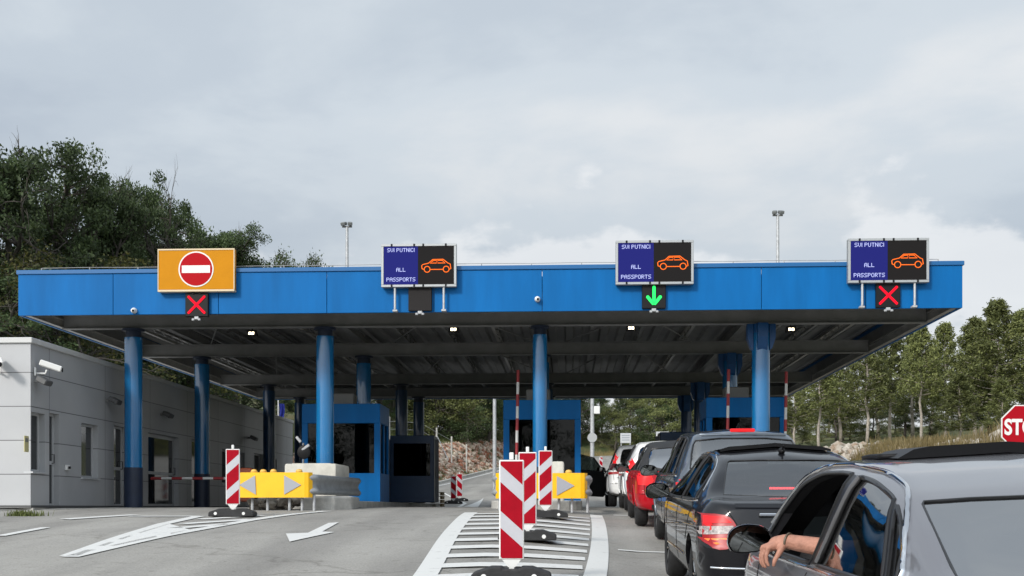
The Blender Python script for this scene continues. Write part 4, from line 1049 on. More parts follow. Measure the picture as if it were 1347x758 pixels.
    def wheels(s, rimstyle=5, hub=RIM):
        wd = .215
        for ya in s.ax:
            for sx_ in (-1, 1):
                x0 = sx_ * (s.W / 2 - .035); wh = bpy.data.objects.new('wheel', None); col.objects.link(wh); wh.parent = s.root; wh.location = (x0 - sx_ * wd / 2, ya, s.r); wh.empty_display_size = .1
                m = MB(); h = wd / 2; r = s.r; ri = r * .66
                m.lathe([(ri, -h + .02), (ri + .02, -h), (r - .035, -h), (r - .008, -h + .03), (r, -h + .06), (r, h - .06), (r - .008, h - .03), (r - .035, h), (ri + .02, h), (ri, h - .02), (ri, -h + .02)], 36, 'X')
                m.build('tyre', TYRE, wh, True, 50)
                m = MB(); m.lathe([(ri, -h + .03), (ri, h - .03), (ri - .025, h - .025), (ri - .03, h - .05), (ri - .03, -h + .05), (ri, -h + .03)], 30, 'X')
                for k in range(rimstyle):
                    a = 2 * math.pi * k / rimstyle; ca, sa = math.cos(a), math.sin(a); xo = sx_ * (h - .05)
                    m.tube([(xo, ca * .03, sa * .03), (xo + sx_ * .012, ca * ri * .5, sa * ri * .5), (xo, ca * (ri - .015), sa * (ri - .015))], [.035, .025, .03], 6)
                m.lathe([(.0, sx_ * (h - .02)), (.05, sx_ * (h - .025)), (.06, sx_ * (h - .06))], 16, 'X')
                m.build('rim', hub, wh, True, 40)
                m = MB(); m.lathe([(.0, 0), (ri * .75, 0), (ri * .75, .01), (0, .01)], 20, 'X', (sx_ * .02, 0, 0)); m.build('brake_disc', STEEL, wh)
    def mirrors(s, y, z, m_cap, size=1.0, both=True):
        for sx_ in ((-1, 1) if both else (-1,)):
            h, n_, fi, d = s.bvh.ray_cast(Vector((sx_ * 6, y, z)), Vector((-sx_, 0, 0))); xb = h.x; q = size
            P = MB(); # housing, a rounded shell open to the rear
            prof = chaikin([(.03, -.05), (.22, -.075), (.26, -.02), (.245, .06), (.16, .095), (.04, .075), (.01, 0)], 2, True)
            V, F = [], []; n = len(prof); depth = [(0, 1.0), (.03, 1.02), (.07, .93), (.10, .72), (.118, .4)]
            for dy, sc in depth:
                for u, v in prof: V.append((xb + sx_ * (.13 + (u - .13) * sc * 1.0) * q + 0, y + dy * q - .02 * u, z + .075 + v * sc * q))
            for i in range(len(depth) - 1):
                for k in range(n): F.append((i * n + k, i * n + (k + 1) % n, (i + 1) * n + (k + 1) % n, (i + 1) * n + k))
            F.append(tuple(range((len(depth) - 1) * n, len(depth) * n)))
            P.mesh(V, F); hs = P.build('side_mirror', m_cap, s.root, True, 60)
            P = MB(); P.mesh([(xb + sx_ * (.13 + (u - .13) * .93) * q, y + .006 * q - .02 * u, z + .075 + v * .9 * q) for u, v in prof], [tuple(range(n))]); P.build('mirror_glass', MIRRORG, hs)
            P = MB(); P.tube([(xb - sx_ * .02, y + .05, z + .02), (xb + sx_ * .06 * q, y + .05, z + .05)], [.03, .025], 8); P.build('mirror_foot', SEAL, hs, True)
    def interior(s, hz=.42, rear=True, steer=True, mseat=None):
        y0, y1 = s.cab
        ms = mseat or SEATM
        def seat(x, y, w_, name):
            m = MB(); m.box(x - w_ / 2, x + w_ / 2, y, y + .50, .34, hz, bev=.05, seg=2)
            m.box(x - w_ / 2, x + w_ / 2, y - .14, y + .02, hz - .08, hz + .56, bev=.05, rot=Euler((R(12), 0, 0)), seg=2); so_ = m.build(name, ms, s.root, True)
            for q in ((x,) if w_ < .8 else (x - .38, x + .38)):
                m = MB(); m.box(q - .13, q + .13, y - .20, y - .10, hz + .60, hz + .78, bev=.04, rot=Euler((R(10), 0, 0)), seg=2); m.cyl((q - .05, y - .15, hz + .5), (q - .05, y - .15, hz + .64), .008, n=6); m.cyl((q + .05, y - .15, hz + .5), (q + .05, y - .15, hz + .64), .008, n=6); m.build('headrest', ms, so_, True)
        yf = s.seaty
        for x in (-.37, .37): seat(x, yf, .50, 'front_seat')
        hz -= .07
        if rear: seat(0, yf - .88, 1.2, 'rear_seat')
        zb = s.fb(y1 - .5)
        m = MB(); m.box(-.66, .66, y1 - .62, y1 - .12, .55, zb - .03, bev=.06, seg=2); m.box(-.62, -.15, y1 - .66, y1 - .45, zb - .05, zb + .02, bev=.04); m.build('dashboard', CABIN, s.root, True)
        m = MB(); m.tube([(-.37 + .185 * math.cos(a), y1 - .82 - .07 * math.sin(a), zb - .08 + .17 * math.sin(a)) for a in np.linspace(0, 2 * math.pi, 25)[:-1]], .015, 8, close=True)
        m.tube([(-.54, y1 - .82, zb - .08), (-.37, y1 - .80, zb - .09), (-.20, y1 - .82, zb - .08)], .02, 6); m.cyl((-.37, y1 - .8, zb - .09), (-.37, y1 - .55, zb - .14), .03); m.build('steering_wheel', SEAL, s.root, True)
        m = MB(); m.box(-.10, .10, y1 - .98, y1 - .95, s.ft(y1 - 1.0) - .16, s.ft(y1 - 1.0) - .09, bev=.01); m.build('rear_view_mirror', SEAL, s.root)
def dlo(fb_, ft_, a0, a1, b0, b1, n=14):
    """window outline between two slanted ends: a = rear (bottom, top), b = front (bottom, top)"""
    bot = [(a0 + (b0 - a0) * t, fb_(a0 + (b0 - a0) * t)) for t in np.linspace(0, 1, n)]
    tp = [(a1 + (b1 - a1) * t, ft_(a1 + (b1 - a1) * t)) for t in (1 - np.cos(np.linspace(math.pi, 0, 26))) / 2]
    return bot + tp
def shrink(poly, d):
    P = np.array(poly); n = len(P); area = sum(P[i][0] * P[(i + 1) % n][1] - P[(i + 1) % n][0] * P[i][1] for i in range(n)); s_ = 1 if area > 0 else -1; O = []
    for i in range(n):
        a = P[(i - 1) % n]; b = P[i]; c = P[(i + 1) % n]; e1 = b - a; e2 = c - b; e1 = e1 / (np.linalg.norm(e1) + 1e-9); e2 = e2 / (np.linalg.norm(e2) + 1e-9)
        n1 = np.array([-e1[1], e1[0]]) * s_; n2 = np.array([-e2[1], e2[0]]) * s_; m_ = n1 + n2; l = np.linalg.norm(m_)
        m_ = m_ / l if l > .2 else n1; k = d / max(.45, m_.dot(n1)); O.append(tuple(b + m_ * k))
    return O
def PY(poly): return poly
def plate_thing(car, xc, y, z, name='licence_plate', txt=None, w_=.52, tilt=8, euro=True):
    h, n_, fi, d = car.bvh.ray_cast(Vector((xc, -6, z)), Vector((0, 1, 0))); yy = h.y - .012
    m = MB(); m.box(xc - w_ / 2, xc + w_ / 2, yy - .006, yy + .012, z - .056, z + .056, bev=.004); p = m.build(name, mat('plate_white', (.70, .70, .69), .4), car.root)
    if euro: m = MB(); m.box(xc - w_ / 2 + .004, xc - w_ / 2 + .048, yy - .0085, yy - .0062, z - .05, z + .05); m.build('blue_band', mat('euro_blue', (.01, .06, .45), .4), p)
    if txt: text('plate_lettering', txt, .085, BLACKP, p, (xc + .03, yy - .008, z), ext=.001, off=.002)
def car_pitch(x, y0, y1): return math.atan2(road_z(x, y1) - road_z(x, y0), y1 - y0)

# ---- near grey saloon -------------------------------------------------
def saloon(kind, xl, yrear, label, paint_, top, dtop, dbot, wins, W=1.80, L=4.65, ax=(.95, 3.72), cab=(.55, 3.75), seaty=2.25, rw=None, wt=.60, trim=CHROME, glass=TINT, rz=0.0, open_front=False, lift=0, beltk=None, name='saloon_car', seatm=None, roofcut=None):
    xc = xl + W / 2
    pitch = car_pitch(xc, yrear + ax[0], yrear + ax[1])
    z0 = road_z(xc, yrear + ax[0]) - ax[0] * math.tan(pitch) + .02 + lift
    c = Car(L=L, W=W, top=top, belt=beltk or [(0, .97), (1, .98), (5, .93)], wt=wt, ax=ax, cab=cab, seaty=seaty)
    fb_ = smooth_fn(dbot, .03); ft_ = smooth_fn(dtop, .16)
    polys = [dlo(fb_, ft_, *q) for q in wins]
    rwp = rw
    zt_ = c.ft(3.05)
    fw = [(-.60, .98), (.60, .98), (.50, zt_ - .05), (-.50, zt_ - .05)]
    root = c.make(name, label, 'car', (xc, yrear, z0), rz, pitch, paint_, polys, rwp, fw, roof_cut=roofcut)
    for i, p in enumerate(polys):
        for v in 'LR':
            if open_front and i == open_front - 1 and v == 'L': continue
            c.panel('side_window', p, glass, v, -.008)
            
        for v in 'LR':
            c.line('window_seal', p, SEAL, .011, v, -.001, close=True)
    c.panel('rear_window', rwp, REARG if kind == 'b' else REARG2, 'B', -.006, step=.05)
    c.line('rear_window_seal', rwp, SEAL, .006, 'B', -.003, close=True)
    (c.panel('frit_band', [(-.74, 1.08), (-.60, 1.08), (-.545, 1.285), (-.655, 1.285)], SEAL, 'B', -.014, mirror=True), c.panel('frit_band', [(-.545, 1.262), (.545, 1.262), (.545, 1.30), (0, 1.312), (-.545, 1.30)], SEAL, 'B', -.014)) if kind == 'g' else None
    c.panel('windscreen', fw, CLEARG, 'F', -.008)
    c.fb_, c.ft_ = fb_, ft_
    return c
GREYP = paintmat('grey_metallic', (.20, .198, .215), .5, .32)
gtop = [(0, .95), (.06, 1.0), (.3, 1.045), (.52, 1.055), (.75, 1.11), (1.1, 1.235), (1.42, 1.335), (1.75, 1.395), (2.15, 1.43), (2.7, 1.435), (3.0, 1.41), (3.3, 1.32), (3.9, 1.0), (4.25, .92), (4.6, .74), (4.7, .6)]
gdt = [(1.0, 1.0), (1.06, 1.09), (1.18, 1.185), (1.42, 1.285), (1.75, 1.345), (2.2, 1.372), (2.6, 1.362), (2.95, 1.305), (3.3, 1.18), (3.62, 1.02), (3.8, .96)]
gdb = [(.9, 1.01), (1.2, 1.0), (2.3, .97), (3.2, .945), (3.8, .935)]
rwg = chaikin([(-.74, 1.075), (.74, 1.075), (.73, 1.10), (.672, 1.275), (.65, 1.292), (0, 1.32), (-.65, 1.292), (-.672, 1.275), (-.73, 1.10)], 1, True)
g = saloon('g', 1.0, 2.95, 'grey metallic saloon nearest the camera with a bare arm out of its window', GREYP, gtop, gdt, gdb,
           [(1.035, 1.10, 1.14, 1.38), (1.185, 1.44, 2.20, 1.96), (2.33, 2.09, 3.60, 3.40)], W=1.82, wt=.735, rw=rwg, open_front=3, glass=SIDEG, lift=-.035)
arch = [(1.0, g.fb_(1.0) - .005)] + [(y, g.ft_(y) + .028) for y in 1.01 + 2.57 * (1 - np.cos(np.linspace(0, math.pi * .75, 60))) / 1.707]
for v in 'LR':
    g.line('chrome_arch', arch, CHROME, .0115, v, .006); g.line('chrome_sill', [(y, g.fb_(y) - .022) for y in np.linspace(1.0, 3.7, 14)], CHROME, .0115, v, .002)
    g.line('door_gap', [(2.27, .40), (2.30, .93)], GAP, .004, v); g.line('door_gap', [(3.35, .40), (3.42, .9)], GAP, .004, v); g.line('door_gap', [(1.25, .62), (1.12, .80), (1.02, .97)], GAP, .004, v)
    g.panel('pillar_cover', dlo(g.fb_, g.ft_, 2.215, 1.975, 2.315, 2.075), SEAL, v, .003)
    g.line('pillar_ridge', [(2.20 + .0, .985), (1.96, 1.355)], mat('pillar_grey', (.10, .10, .105), .3), .012, v, .006)
    g.panel('quarter_divider', dlo(g.fb_, g.ft_, 1.145, 1.385, 1.18, 1.435), SEAL, v, .003)
    m = MB(); sgn = -1 if v == 'L' else 1
    g.line('door_handle', [(2.40, .86), (2.58, .855)], CHROME, .014, v, .025); g.line('door_handle', [(1.30, .87), (1.48, .865)], CHROME, .014, v, .025)
g.panel('sunroof', chaikin([(-.50, 2.36), (.50, 2.36), (.50, 3.0), (-.50, 3.0)], 1, True), BLACKP, 'T', .012, thick=.02)
m = MB(); Q = []
for x in np.linspace(-.47, .47, 15):
    h = g.bvh.ray_cast(Vector((x, 2.33, 6)), Vector((0, 0, -1)))[0]; e = min(1, .15 + (.47 - abs(x)) / .10); Q.append((x, h.z, e))
V = [(x, 2.33 + dy, z + (a * e if a > 0 else .004)) for dy, a in ((0, 0), (0, .052), (.45, .04), (.45, 0)) for x, z, e in Q]
m.mesh(V, [(r_ * 15 + i, r_ * 15 + i + 1, (r_ + 1) * 15 + i + 1, (r_ + 1) * 15 + i) for r_ in range(3) for i in range(14)]); sr = m.build('sunroof_panel', mat('roof_glass', (.005, .005, .006), .45, spec=.25), g.root, True, 40)
g.panel('taillight', [(-.86, .66), (-.56, .70), (-.54, .86), (-.82, .90)], LENS, 'B', .008, mirror=True)
g.line('boot_gap', [(-.66, 1.0), (-.60, .92), (-.53, .66), (.53, .66), (.60, .92), (.66, 1.0)], GAP, .004, 'B')
g.mirrors(3.12, .93, GREYP, .95); g.wheels(); g.interior(); plate_thing(g, 0, 0, .76)
# ---- black saloon -----------------------------------------------------
BLACKPAINT = paintmat('black_paint', (.006, .006, .008), 0, .35, .6, .1)
btop = [(0, .93), (.05, .985), (.25, 1.015), (.55, 1.03), (.72, 1.08), (1.05, 1.245), (1.33, 1.355), (1.6, 1.40), (2.1, 1.44), (2.6, 1.43), (2.95, 1.37), (3.2, 1.28), (3.78, .985), (4.1, .91), (4.45, .75), (4.6, .6)]
bdt = [(.88, 1.0), (.95, 1.06), (1.15, 1.20), (1.4, 1.30), (1.75, 1.36), (2.2, 1.378), (2.6, 1.35), (2.95, 1.28), (3.3, 1.14), (3.6, 1.0), (3.75, .95)]
bdb = [(.8, 1.01), (1.2, .985), (2.3, .955), (3.2, .935), (3.8, .925)]
rwb = chaikin([(-.64, 1.035), (.64, 1.035), (.62, 1.08), (.53, 1.31), (.48, 1.335), (-.48, 1.335), (-.53, 1.31), (-.62, 1.08)], 1, True)
b_ = saloon('b', 1.06, 9.5, 'black saloon with a raised sunroof right in front of the grey car', BLACKPAINT, btop, bdt, bdb,
            [(.93, 1.02, 1.06, 1.24), (1.10, 1.29, 2.12, 1.98), (2.23, 2.08, 3.55, 3.3)], W=1.79, L=4.58, wt=.61, rw=rwb, glass=TINT, ax=(.95, 3.70), seaty=2.2)
for v in 'LR':
    b_.line('chrome_arch', [(y, b_.ft_(y) + .024) for y in np.linspace(.92, 3.5, 30)], CHROME, .008, v, .002); b_.line('chrome_sill', [(y, b_.fb_(y) - .018) for y in np.linspace(.9, 3.65, 14)], CHROME, .007, v, .002)
    b_.line('door_gap', [(2.17, .36), (2.19, .93)], GAP, .004, v); b_.line('door_gap', [(3.3, .36), (3.36, .9)], GAP, .004, v); b_.line('door_gap', [(1.3, .62), (1.1, .82), (.98, .96)], GAP, .004, v)
    b_.line('side_moulding', [(.55, .50), (1.0 - .42, .50)], CHROME, .006, v, .004); b_.line('side_moulding', [(1.4, .47), (3.2, .44)], CHROME, .009, v, .006)
    b_.line('door_handle', [(2.30, .80), (2.48, .795)], CHROME, .013, v, .022); b_.line('door_handle', [(1.32, .83), (1.50, .825)], CHROME, .013, v, .022)
    b_.line('swage_line', [(.3, .80), (1.5, .75), (3.4, .62)], BLACKPAINT, .012, v, -.004)
b_.panel('taillight', chaikin([(-.92, .90), (-.70, .905), (-.63, .87), (-.59, .80), (-.615, .665), (-.66, .63), (-.76, .62), (-.86, .68), (-.95, .80)], 1, True), LENS, 'B', .010, mirror=True)
b_.panel('taillight_lit_band', [(-.93, .885), (-.69, .885), (-.63, .835), (-.93, .825)], LENSON, 'B', .014, mirror=True)
b_.panel('taillight_clear_band', [(-.90, .80), (-.62, .812), (-.62, .752), (-.87, .735)], LENSW, 'B', .013, mirror=True)
b_.panel('taillight_amber_band', [(-.84, .705), (-.64, .715), (-.65, .665), (-.76, .655)], AMBER, 'B', .014, mirror=True)
b_.line('boot_gap', [(-.70, 1.015), (-.66, .93), (-.58, .80), (-.60, .62), (.60, .62), (.58, .80), (.66, .93), (.70, 1.015)], GAP, .0045, 'B')
b_.panel('boot_edge', [(-.60, .985), (.60, .985), (.60, .955), (-.60, .955)], BLACKPAINT, 'B', .006)
m = MB(); h = b_.bvh.ray_cast(Vector((0, -6, .845)), Vector((0, 1, 0)))[0]; m.box(-.42, .42, h.y - .012, h.y + .014, .893, .918, bev=.006); m.build('chrome_boot_handle', CHROME, b_.root)
b_.line('bumper_chrome', [(-.80, .475), (-.45, .47), (.45, .47), (.80, .475)], CHROME, .008, 'B', .004)
plate_thing(b_, -.02, 0, .765, txt='     EJ')
m = MB()
for k in range(15): x = -.0 + (k - 7) * .028; m.box(x - .011, x + .011, .64 + .0, .66, 1.048, 1.066)
hb = m.build('high_brake_light', STRIP, b_.root); hh = b_.bvh.ray_cast(Vector((0, .60, 6)), Vector((0, 0, -1)))[0]
hb.location = (0, .21, .035)
m = MB()   # raised glass sunroof
Q = [(x, b_.bvh.ray_cast(Vector((x, 1.78, 6)), Vector((0, 0, -1)))[0].z) for x in np.linspace(-.52, .52, 13)]
V = [(x, 1.78 + dy, z + (a * min(1, (.56 - abs(x)) / .06))) for dy, a in ((0, .02), (0, .055), (.5, .035), (.5, .005)) for x, z in Q]
m.mesh(V, [(r_ * 13 + i, r_ * 13 + i + 1, (r_ + 1) * 13 + i + 1, (r_ + 1) * 13 + i) for r_ in range(3) for i in range(12)]); m.build('sunroof_panel', MATS['roof_glass'], b_.root, True, 40)
b_.panel('sunroof', [(-.50, 1.75), (.50, 1.75), (.50, 2.5), (-.50, 2.5)], BLACKP, 'T', .005)
m = MB(); h = b_.bvh.ray_cast(Vector((0, 1.45, 6)), Vector((0, 0, -1)))[0]; m.ico((0, 1.45, h.z + .02), .035, 2, 0, (.9, 1.6, .9)); m.tube([(0, 1.42, h.z + .02), (0, 1.36, h.z + .07)], [.012, .006], 6); m.build('antenna', BLACKP, b_.root, True)
b_.mirrors(3.12, .90, BLACKPAINT, 1.08); b_.wheels(7); b_.interior()
m = MB(); m.box(-.6, .6, .62, 1.05, 1.0, 1.012); m.build('parcel_shelf', CABIN, b_.root)

# ---- wagons and off-roaders --------------------------------------------
def wagon(xl, yrear, label, paint_, H, W, L, slope, lights, roofrail=False, glass=TINT, name='estate_car', wt=.60, belt=1.0, r=.34, rz=0.0, doorcut=False, spoiler=False, rwm=0.0, trim=SEAL, lamp=None, wins3=True):
    xc = xl + W / 2; ax = (.88, L - .90); pitch = car_pitch(xc, yrear + ax[0], yrear + ax[1]); z0 = road_z(xc, yrear + ax[0]) - ax[0] * math.tan(pitch) + .02
    top = [(0, belt - .02), (.04, belt + .05), (.04 + slope * .35, belt + (H - belt) * .5), (.04 + slope * .8, H - .10), (.10 + slope, H - .035), (slope + .6, H - .005), (L * .42, H), (L * .55, H - .02), (L * .62, H - .09), (L * .79, belt + .03), (L * .9, belt - .10), (L * .98, belt - .22), (L, belt - .4)]
    c = Car(L=L, W=W, top=top, belt=[(0, belt), (5, belt - .05)], wt=wt, ax=ax, r=r, cab=(.30 + slope * .3, L * .80), seaty=L * .47, lean=.10, bumpz=.62, cr=.13, bow=.08, zb=.27)
    dt = smooth_fn([(0.3 + slope * .7, belt + .08), (.45 + slope * .8, H - .14), (1.2, H - .095), (L * .45, H - .09), (L * .57, H - .13), (L * .66, belt + .26), (L * .77, belt), (L * .8, belt - .03)], .10)
    db = smooth_fn([(0, belt + .045), (1.2, belt + .02), (L * .8, belt - .03)], .05)
    ya = .30 + slope * .45 + rwm * 1.6
    w3 = [(ya, ya + slope * .35, 1.08, 1.12), (1.16, 1.20, 2.02, 1.98), (2.12, 2.08, L * .755, L * .665)]
    polys = [dlo(db, dt, *q) for q in w3]
    rw = chaikin([(-W / 2 + .20 + rwm, belt + .03), (W / 2 - .20 - rwm, belt + .03), (W / 2 - .26 - rwm, belt + (H - belt) * .62), (wt - .06 - rwm, H - .115 - rwm * .3), (-wt + .06 + rwm, H - .115 - rwm * .3), (-W / 2 + .26 + rwm, belt + (H - belt) * .62)], 1, True)
    fw = [(-.58, belt + .02), (.58, belt + .02), (.50, H - .10), (-.50, H - .10)]
    c.make(name, label, 'car', (xc, yrear, z0), rz, pitch, paint_, polys, rw, fw)
    for p in polys:
        for v in 'LR': c.panel('side_window', p, glass, v, -.008); c.line('window_seal', p, SEAL, .012, v, -.001, close=True)
    c.panel('rear_window', rw, REARG if name != 'convertible_car' else glass, 'B', -.006, step=.05); c.line('rear_window_seal', rw, SEAL, .011, 'B', -.003, close=True); c.panel('windscreen', fw, CLEARG, 'F', -.008)
    for v in 'LR':
        for q in ([(2.07, .40), (2.06, belt - .03)], [(L * .70, .4), (L * .72, belt - .06)], [(1.2, .72), (1.12, belt - .02)]): c.line('door_gap', q, GAP, .0045, v)
        for q in ((2.2, 2.38), (1.25, 1.43)): c.line('door_handle', [(q[0], belt - .12), (q[1], belt - .125)], paint_, .015, v, .022)
        c.line('wheel_arch_trim', [(ax[0] + (r + .075) * math.cos(a), r + (r + .075) * math.sin(a)) for a in np.linspace(.1, math.pi - .1, 16)], paint_, .018, v, .0)
        c.line('wheel_arch_trim', [(ax[1] + (r + .075) * math.cos(a), r + (r + .075) * math.sin(a)) for a in np.linspace(.1, math.pi - .1, 16)], paint_, .018, v, .0)
        if roofrail: s_ = -1 if v == 'L' else 1; m = MB(); m.tube([(s_ * (wt - .03), .55 + slope, H - .01), (s_ * (wt - .03), .65 + slope, H + .045), (s_ * (wt - .05), L * .5, H + .05), (s_ * (wt - .06), L * .53, H)], .014, 6); m.build('roof_rail', trim, c.root, True)
    c.line('tailgate_gap', [(-W / 2 + .13, belt + .02), (-W / 2 + .15, .62), (W / 2 - .15, .62), (W / 2 - .13, belt + .02)], GAP, .005, 'B')
    c.line('bumper_gap', [(-W / 2 + .06, .60), (W / 2 - .06, .60)], GAP, .006, 'B')
    c.panel('bumper_insert', [(-.62, .33), (.62, .33), (.62, .42), (-.62, .42)], SEAL, 'B', .004)
    for poly, mm in lights: c.panel('taillight', poly, mm, 'B', .012, mirror=True, step=.045)
    c.mirrors(L * .70, belt - .06, lamp or paint_, 1.1); c.wheels(6); c.interior(.54)
    plate_thing(c, 0, 0, .80)
    c.H = H; return c
DKBLUE = paintmat('slate_paint', (.10, .118, .142), .55, .28)
WHITECAR = paintmat('white_paint', (.80, .80, .79), 0, .35)
REDCAR = paintmat('red_paint', (.36, .003, .010), 0, .4, .45, .1)
d = wagon(1.33, 14.9, 'dark slate off-roader with a lit brake light on its roof edge', DKBLUE, 1.68, 1.86, 4.6, .52, [([(-.95, 1.02), (-.62, 1.06), (-.60, .90), (-.92, .84)], LENSON)], wt=.66, belt=1.06, r=.36, trim=CHROME, name='off_road_car')
m = MB(); m.box(-.16, .16, .50, .56, 1.615, 1.66, bev=.012); hb = m.build('high_brake_light', LENSON, d.root)
h = d.bvh.ray_cast(Vector((0, .62, 6)), Vector((0, 0, -1)))[0]; hb.location = (0, .05, h.z - 1.625)
d.line('spoiler', [(-.55, 1.60), (0, 1.615), (.55, 1.60)], DKBLUE, .03, 'B', .0)
for v in 'LR': d.line('chrome_sill', [(y, 1.085 - .02 * y) for y in np.linspace(.6, 3.5, 12)], CHROME, .008, v, .004)
m = MB(); h = d.bvh.ray_cast(Vector((0, 1.0, 6)), Vector((0, 0, -1)))[0]; m.tube([(0, 1.05, h.z - .01), (0, 1.0, h.z + .03), (0, .93, h.z + .07)], [.03, .02, .006], 8); m.build('antenna', BLACKP, d.root, True)
w2 = wagon(1.20, 25.3, 'white estate car between the red convertible and the front white car', WHITECAR, 1.56, 1.80, 4.4, .55, [([(-.93, 1.16), (-.72, 1.16), (-.62, .92), (-.90, .86)], LENSON)], wt=.60, belt=.98, roofrail=False, name='estate_car', lamp=WHITECAR, rwm=.08)
w1 = wagon(1.03, 30.6, 'white off-roader with tall red lamps and its driver door open', WHITECAR, 1.67, 1.86, 4.6, .38, [([(-.90, 1.00), (-.72, 1.02), (-.72, 1.52), (-.80, 1.50), (-.88, 1.25)], LENSON), ([(-.93, .90), (-.62, .92), (-.62, .86), (-.90, .84)], LENS)], wt=.66, belt=1.04, r=.36, roofrail=True, trim=STEELL, rwm=.10, name='off_road_car')
# open driver's door of the front white car
m = MB(); dr = [(0, .34), (.05, .28), (1.0, .32), (1.02, .95), (.98, 1.08), (0.02, 1.02)]
rot_ = Euler((0, 0, R(-118)))
m.prism(dr, 'X', -.05, .05); do = m.build('open_door', CABIN, w1.root, bevel=.02); do.location = (-.93, 3.30, 0); do.rotation_euler = (0, 0, R(118))
m = MB(); m.tube([(0, .03, 1.02), (0, .35, 1.40), (0, .85, 1.50), (0, .99, 1.10)], .02, 8); m.build('window_frame', SEAL, do, True)
m = MB(); m.box(-.056, -.051, .05, .95, .4, .98, bev=.001); m.build('door_card', CABIN, do)
m = MB(); m.box(.051, .06, .84, .93, .60, .68, bev=.003); m.box(-.06, -.051, .84, .93, .60, .68, bev=.003); m.build('door_lamp', LENSON, do)
m = MB(); m.prism([(0.03, 1.02), (.98, 1.06), (.84, 1.48), (.36, 1.38)], 'X', -.003, .003); m.build('door_glass', TINT, do)
# red convertible
rd = wagon(1.16, 20.3, 'red convertible with a black fabric roof and pale rear window', REDCAR, 1.52, 1.78, 4.25, .75, [([(-.86, .95), (-.64, .97), (-.58, .83), (-.64, .74), (-.84, .76)], LENSON)], wt=.60, belt=.98, r=.33, name='convertible_car', lamp=BLACKP, glass=glassmat('foil_window', (.55, .55, .52), .9, 5.5))
me = rd.body.data; ft = bmesh.new(); ft.from_mesh(me)
bmesh.ops.delete(ft, geom=[f for f in ft.faces if not (f.calc_center_median().z > 1.0 and f.calc_center_median().y < 2.75)], context='FACES')
nm = bpy.data.meshes.new('soft_top'); ft.to_mesh(nm); ft.free(); nm.materials.clear(); 
for v in nm.vertices: v.co += v.normal * .004
nm.polygons.foreach_set('material_index', [0] * len(nm.polygons))
FAB = mat('soft_top_fabric', (.02, .021, .023), .85, var=.2, vscale=10, bump=.2, bscale=30); nm.materials.append(FAB); so_ = bpy.data.objects.new('soft_top', nm); col.objects.link(so_); so_.parent = rd.root
b2 = bmesh.new(); b2.from_mesh(me); bmesh.ops.delete(b2, geom=[f for f in b2.faces if (f.calc_center_median().z > 1.0 and f.calc_center_median().y < 2.75)], context='FACES'); b2.to_mesh(me); b2.free()
rd.line('chrome_strip', [(-.60, .62), (.60, .62)], SEAL, .02, 'B', .0)
for v in 'LR': rd.line('side_rub_strip', [(1.35, .55), (3.0, .52)], REDCAR, .02, v, .002)

# ------------------------------------------------------------------ the driver of the grey car
SKIN = mat('skin', (.38, .185, .13), .55, var=.22, vscale=22, bump=.25, bscale=120, spec=.3)
def capsule(m, p, q, r0, r1, n=12):
    p, q = Vector(p), Vector(q); d = q - p; L_ = max(d.length, 1e-4); dn = d / L_
    pts, rr = [], []
    for a in (-80, -50, -25): pts.append(p + dn * r0 * math.sin(R(a))); rr.append(r0 * math.cos(R(a)))
    for k in range(5): pts.append(p + d * k / 4); rr.append(r0 + (r1 - r0) * k / 4)
    for a in (25, 50, 80): pts.append(q + dn * r1 * math.sin(R(a))); rr.append(r1 * math.cos(R(a)))
    m.tube(pts, rr, n)
def fuse(m, name, mt, parent, vox, it=6):
    o = m.build(name, mt, parent); md = o.modifiers.new('r', 'REMESH'); md.mode = 'VOXEL'; md.voxel_size = vox
    s_ = o.modifiers.new('s', 'SMOOTH'); s_.iterations = it; s_.factor = .5
    bpy.context.view_layer.update(); me = bpy.data.meshes.new_from_object(o.evaluated_get(bpy.context.evaluated_depsgraph_get())); o.modifiers.clear(); o.data = me
    me.polygons.foreach_set('use_smooth', [True] * len(me.polygons)); return o
pr = thing('person', 'driver of the grey saloon resting a bare left arm with a bracelet on the sill', 'person', (1.56, 5.0, -.72))
def q_(x, y, z): return (x - 1.56, y - 5.0, z + .72)
m = MB()
HIP, CH, NK, HD = q_(1.58, 5.0, -.62), q_(1.57, 4.93, -.25), q_(1.56, 4.95, -.06), q_(1.55, 5.01, .06)
capsule(m, HIP, CH, .15, .17); capsule(m, q_(1.42, 4.94, -.20), q_(1.72, 4.94, -.20), .085, .085); capsule(m, CH, NK, .12, .06); capsule(m, NK, HD, .055, .06)
m.ico(HD, .095, 3, 0, (.82, 1.0, 1.18)); m.ico(q_(1.55, 5.06, .01), .055, 2, 0, (.85, .9, .9))                       # skull and jaw
m.ico(q_(1.55, 5.115, .055), .016, 2, 0, (.8, 1.3, 1.6)); capsule(m, q_(1.53, 5.10, .015), q_(1.57, 5.10, .015), .010, .010)     # nose, mouth
for s_ in (-1, 1): m.ico(q_(1.55 + s_ * .08, 5.0, .055), .026, 2, 0, (.35, .8, 1.2)); m.ico(q_(1.55 + s_ * .032, 5.093, .075), .014, 2)
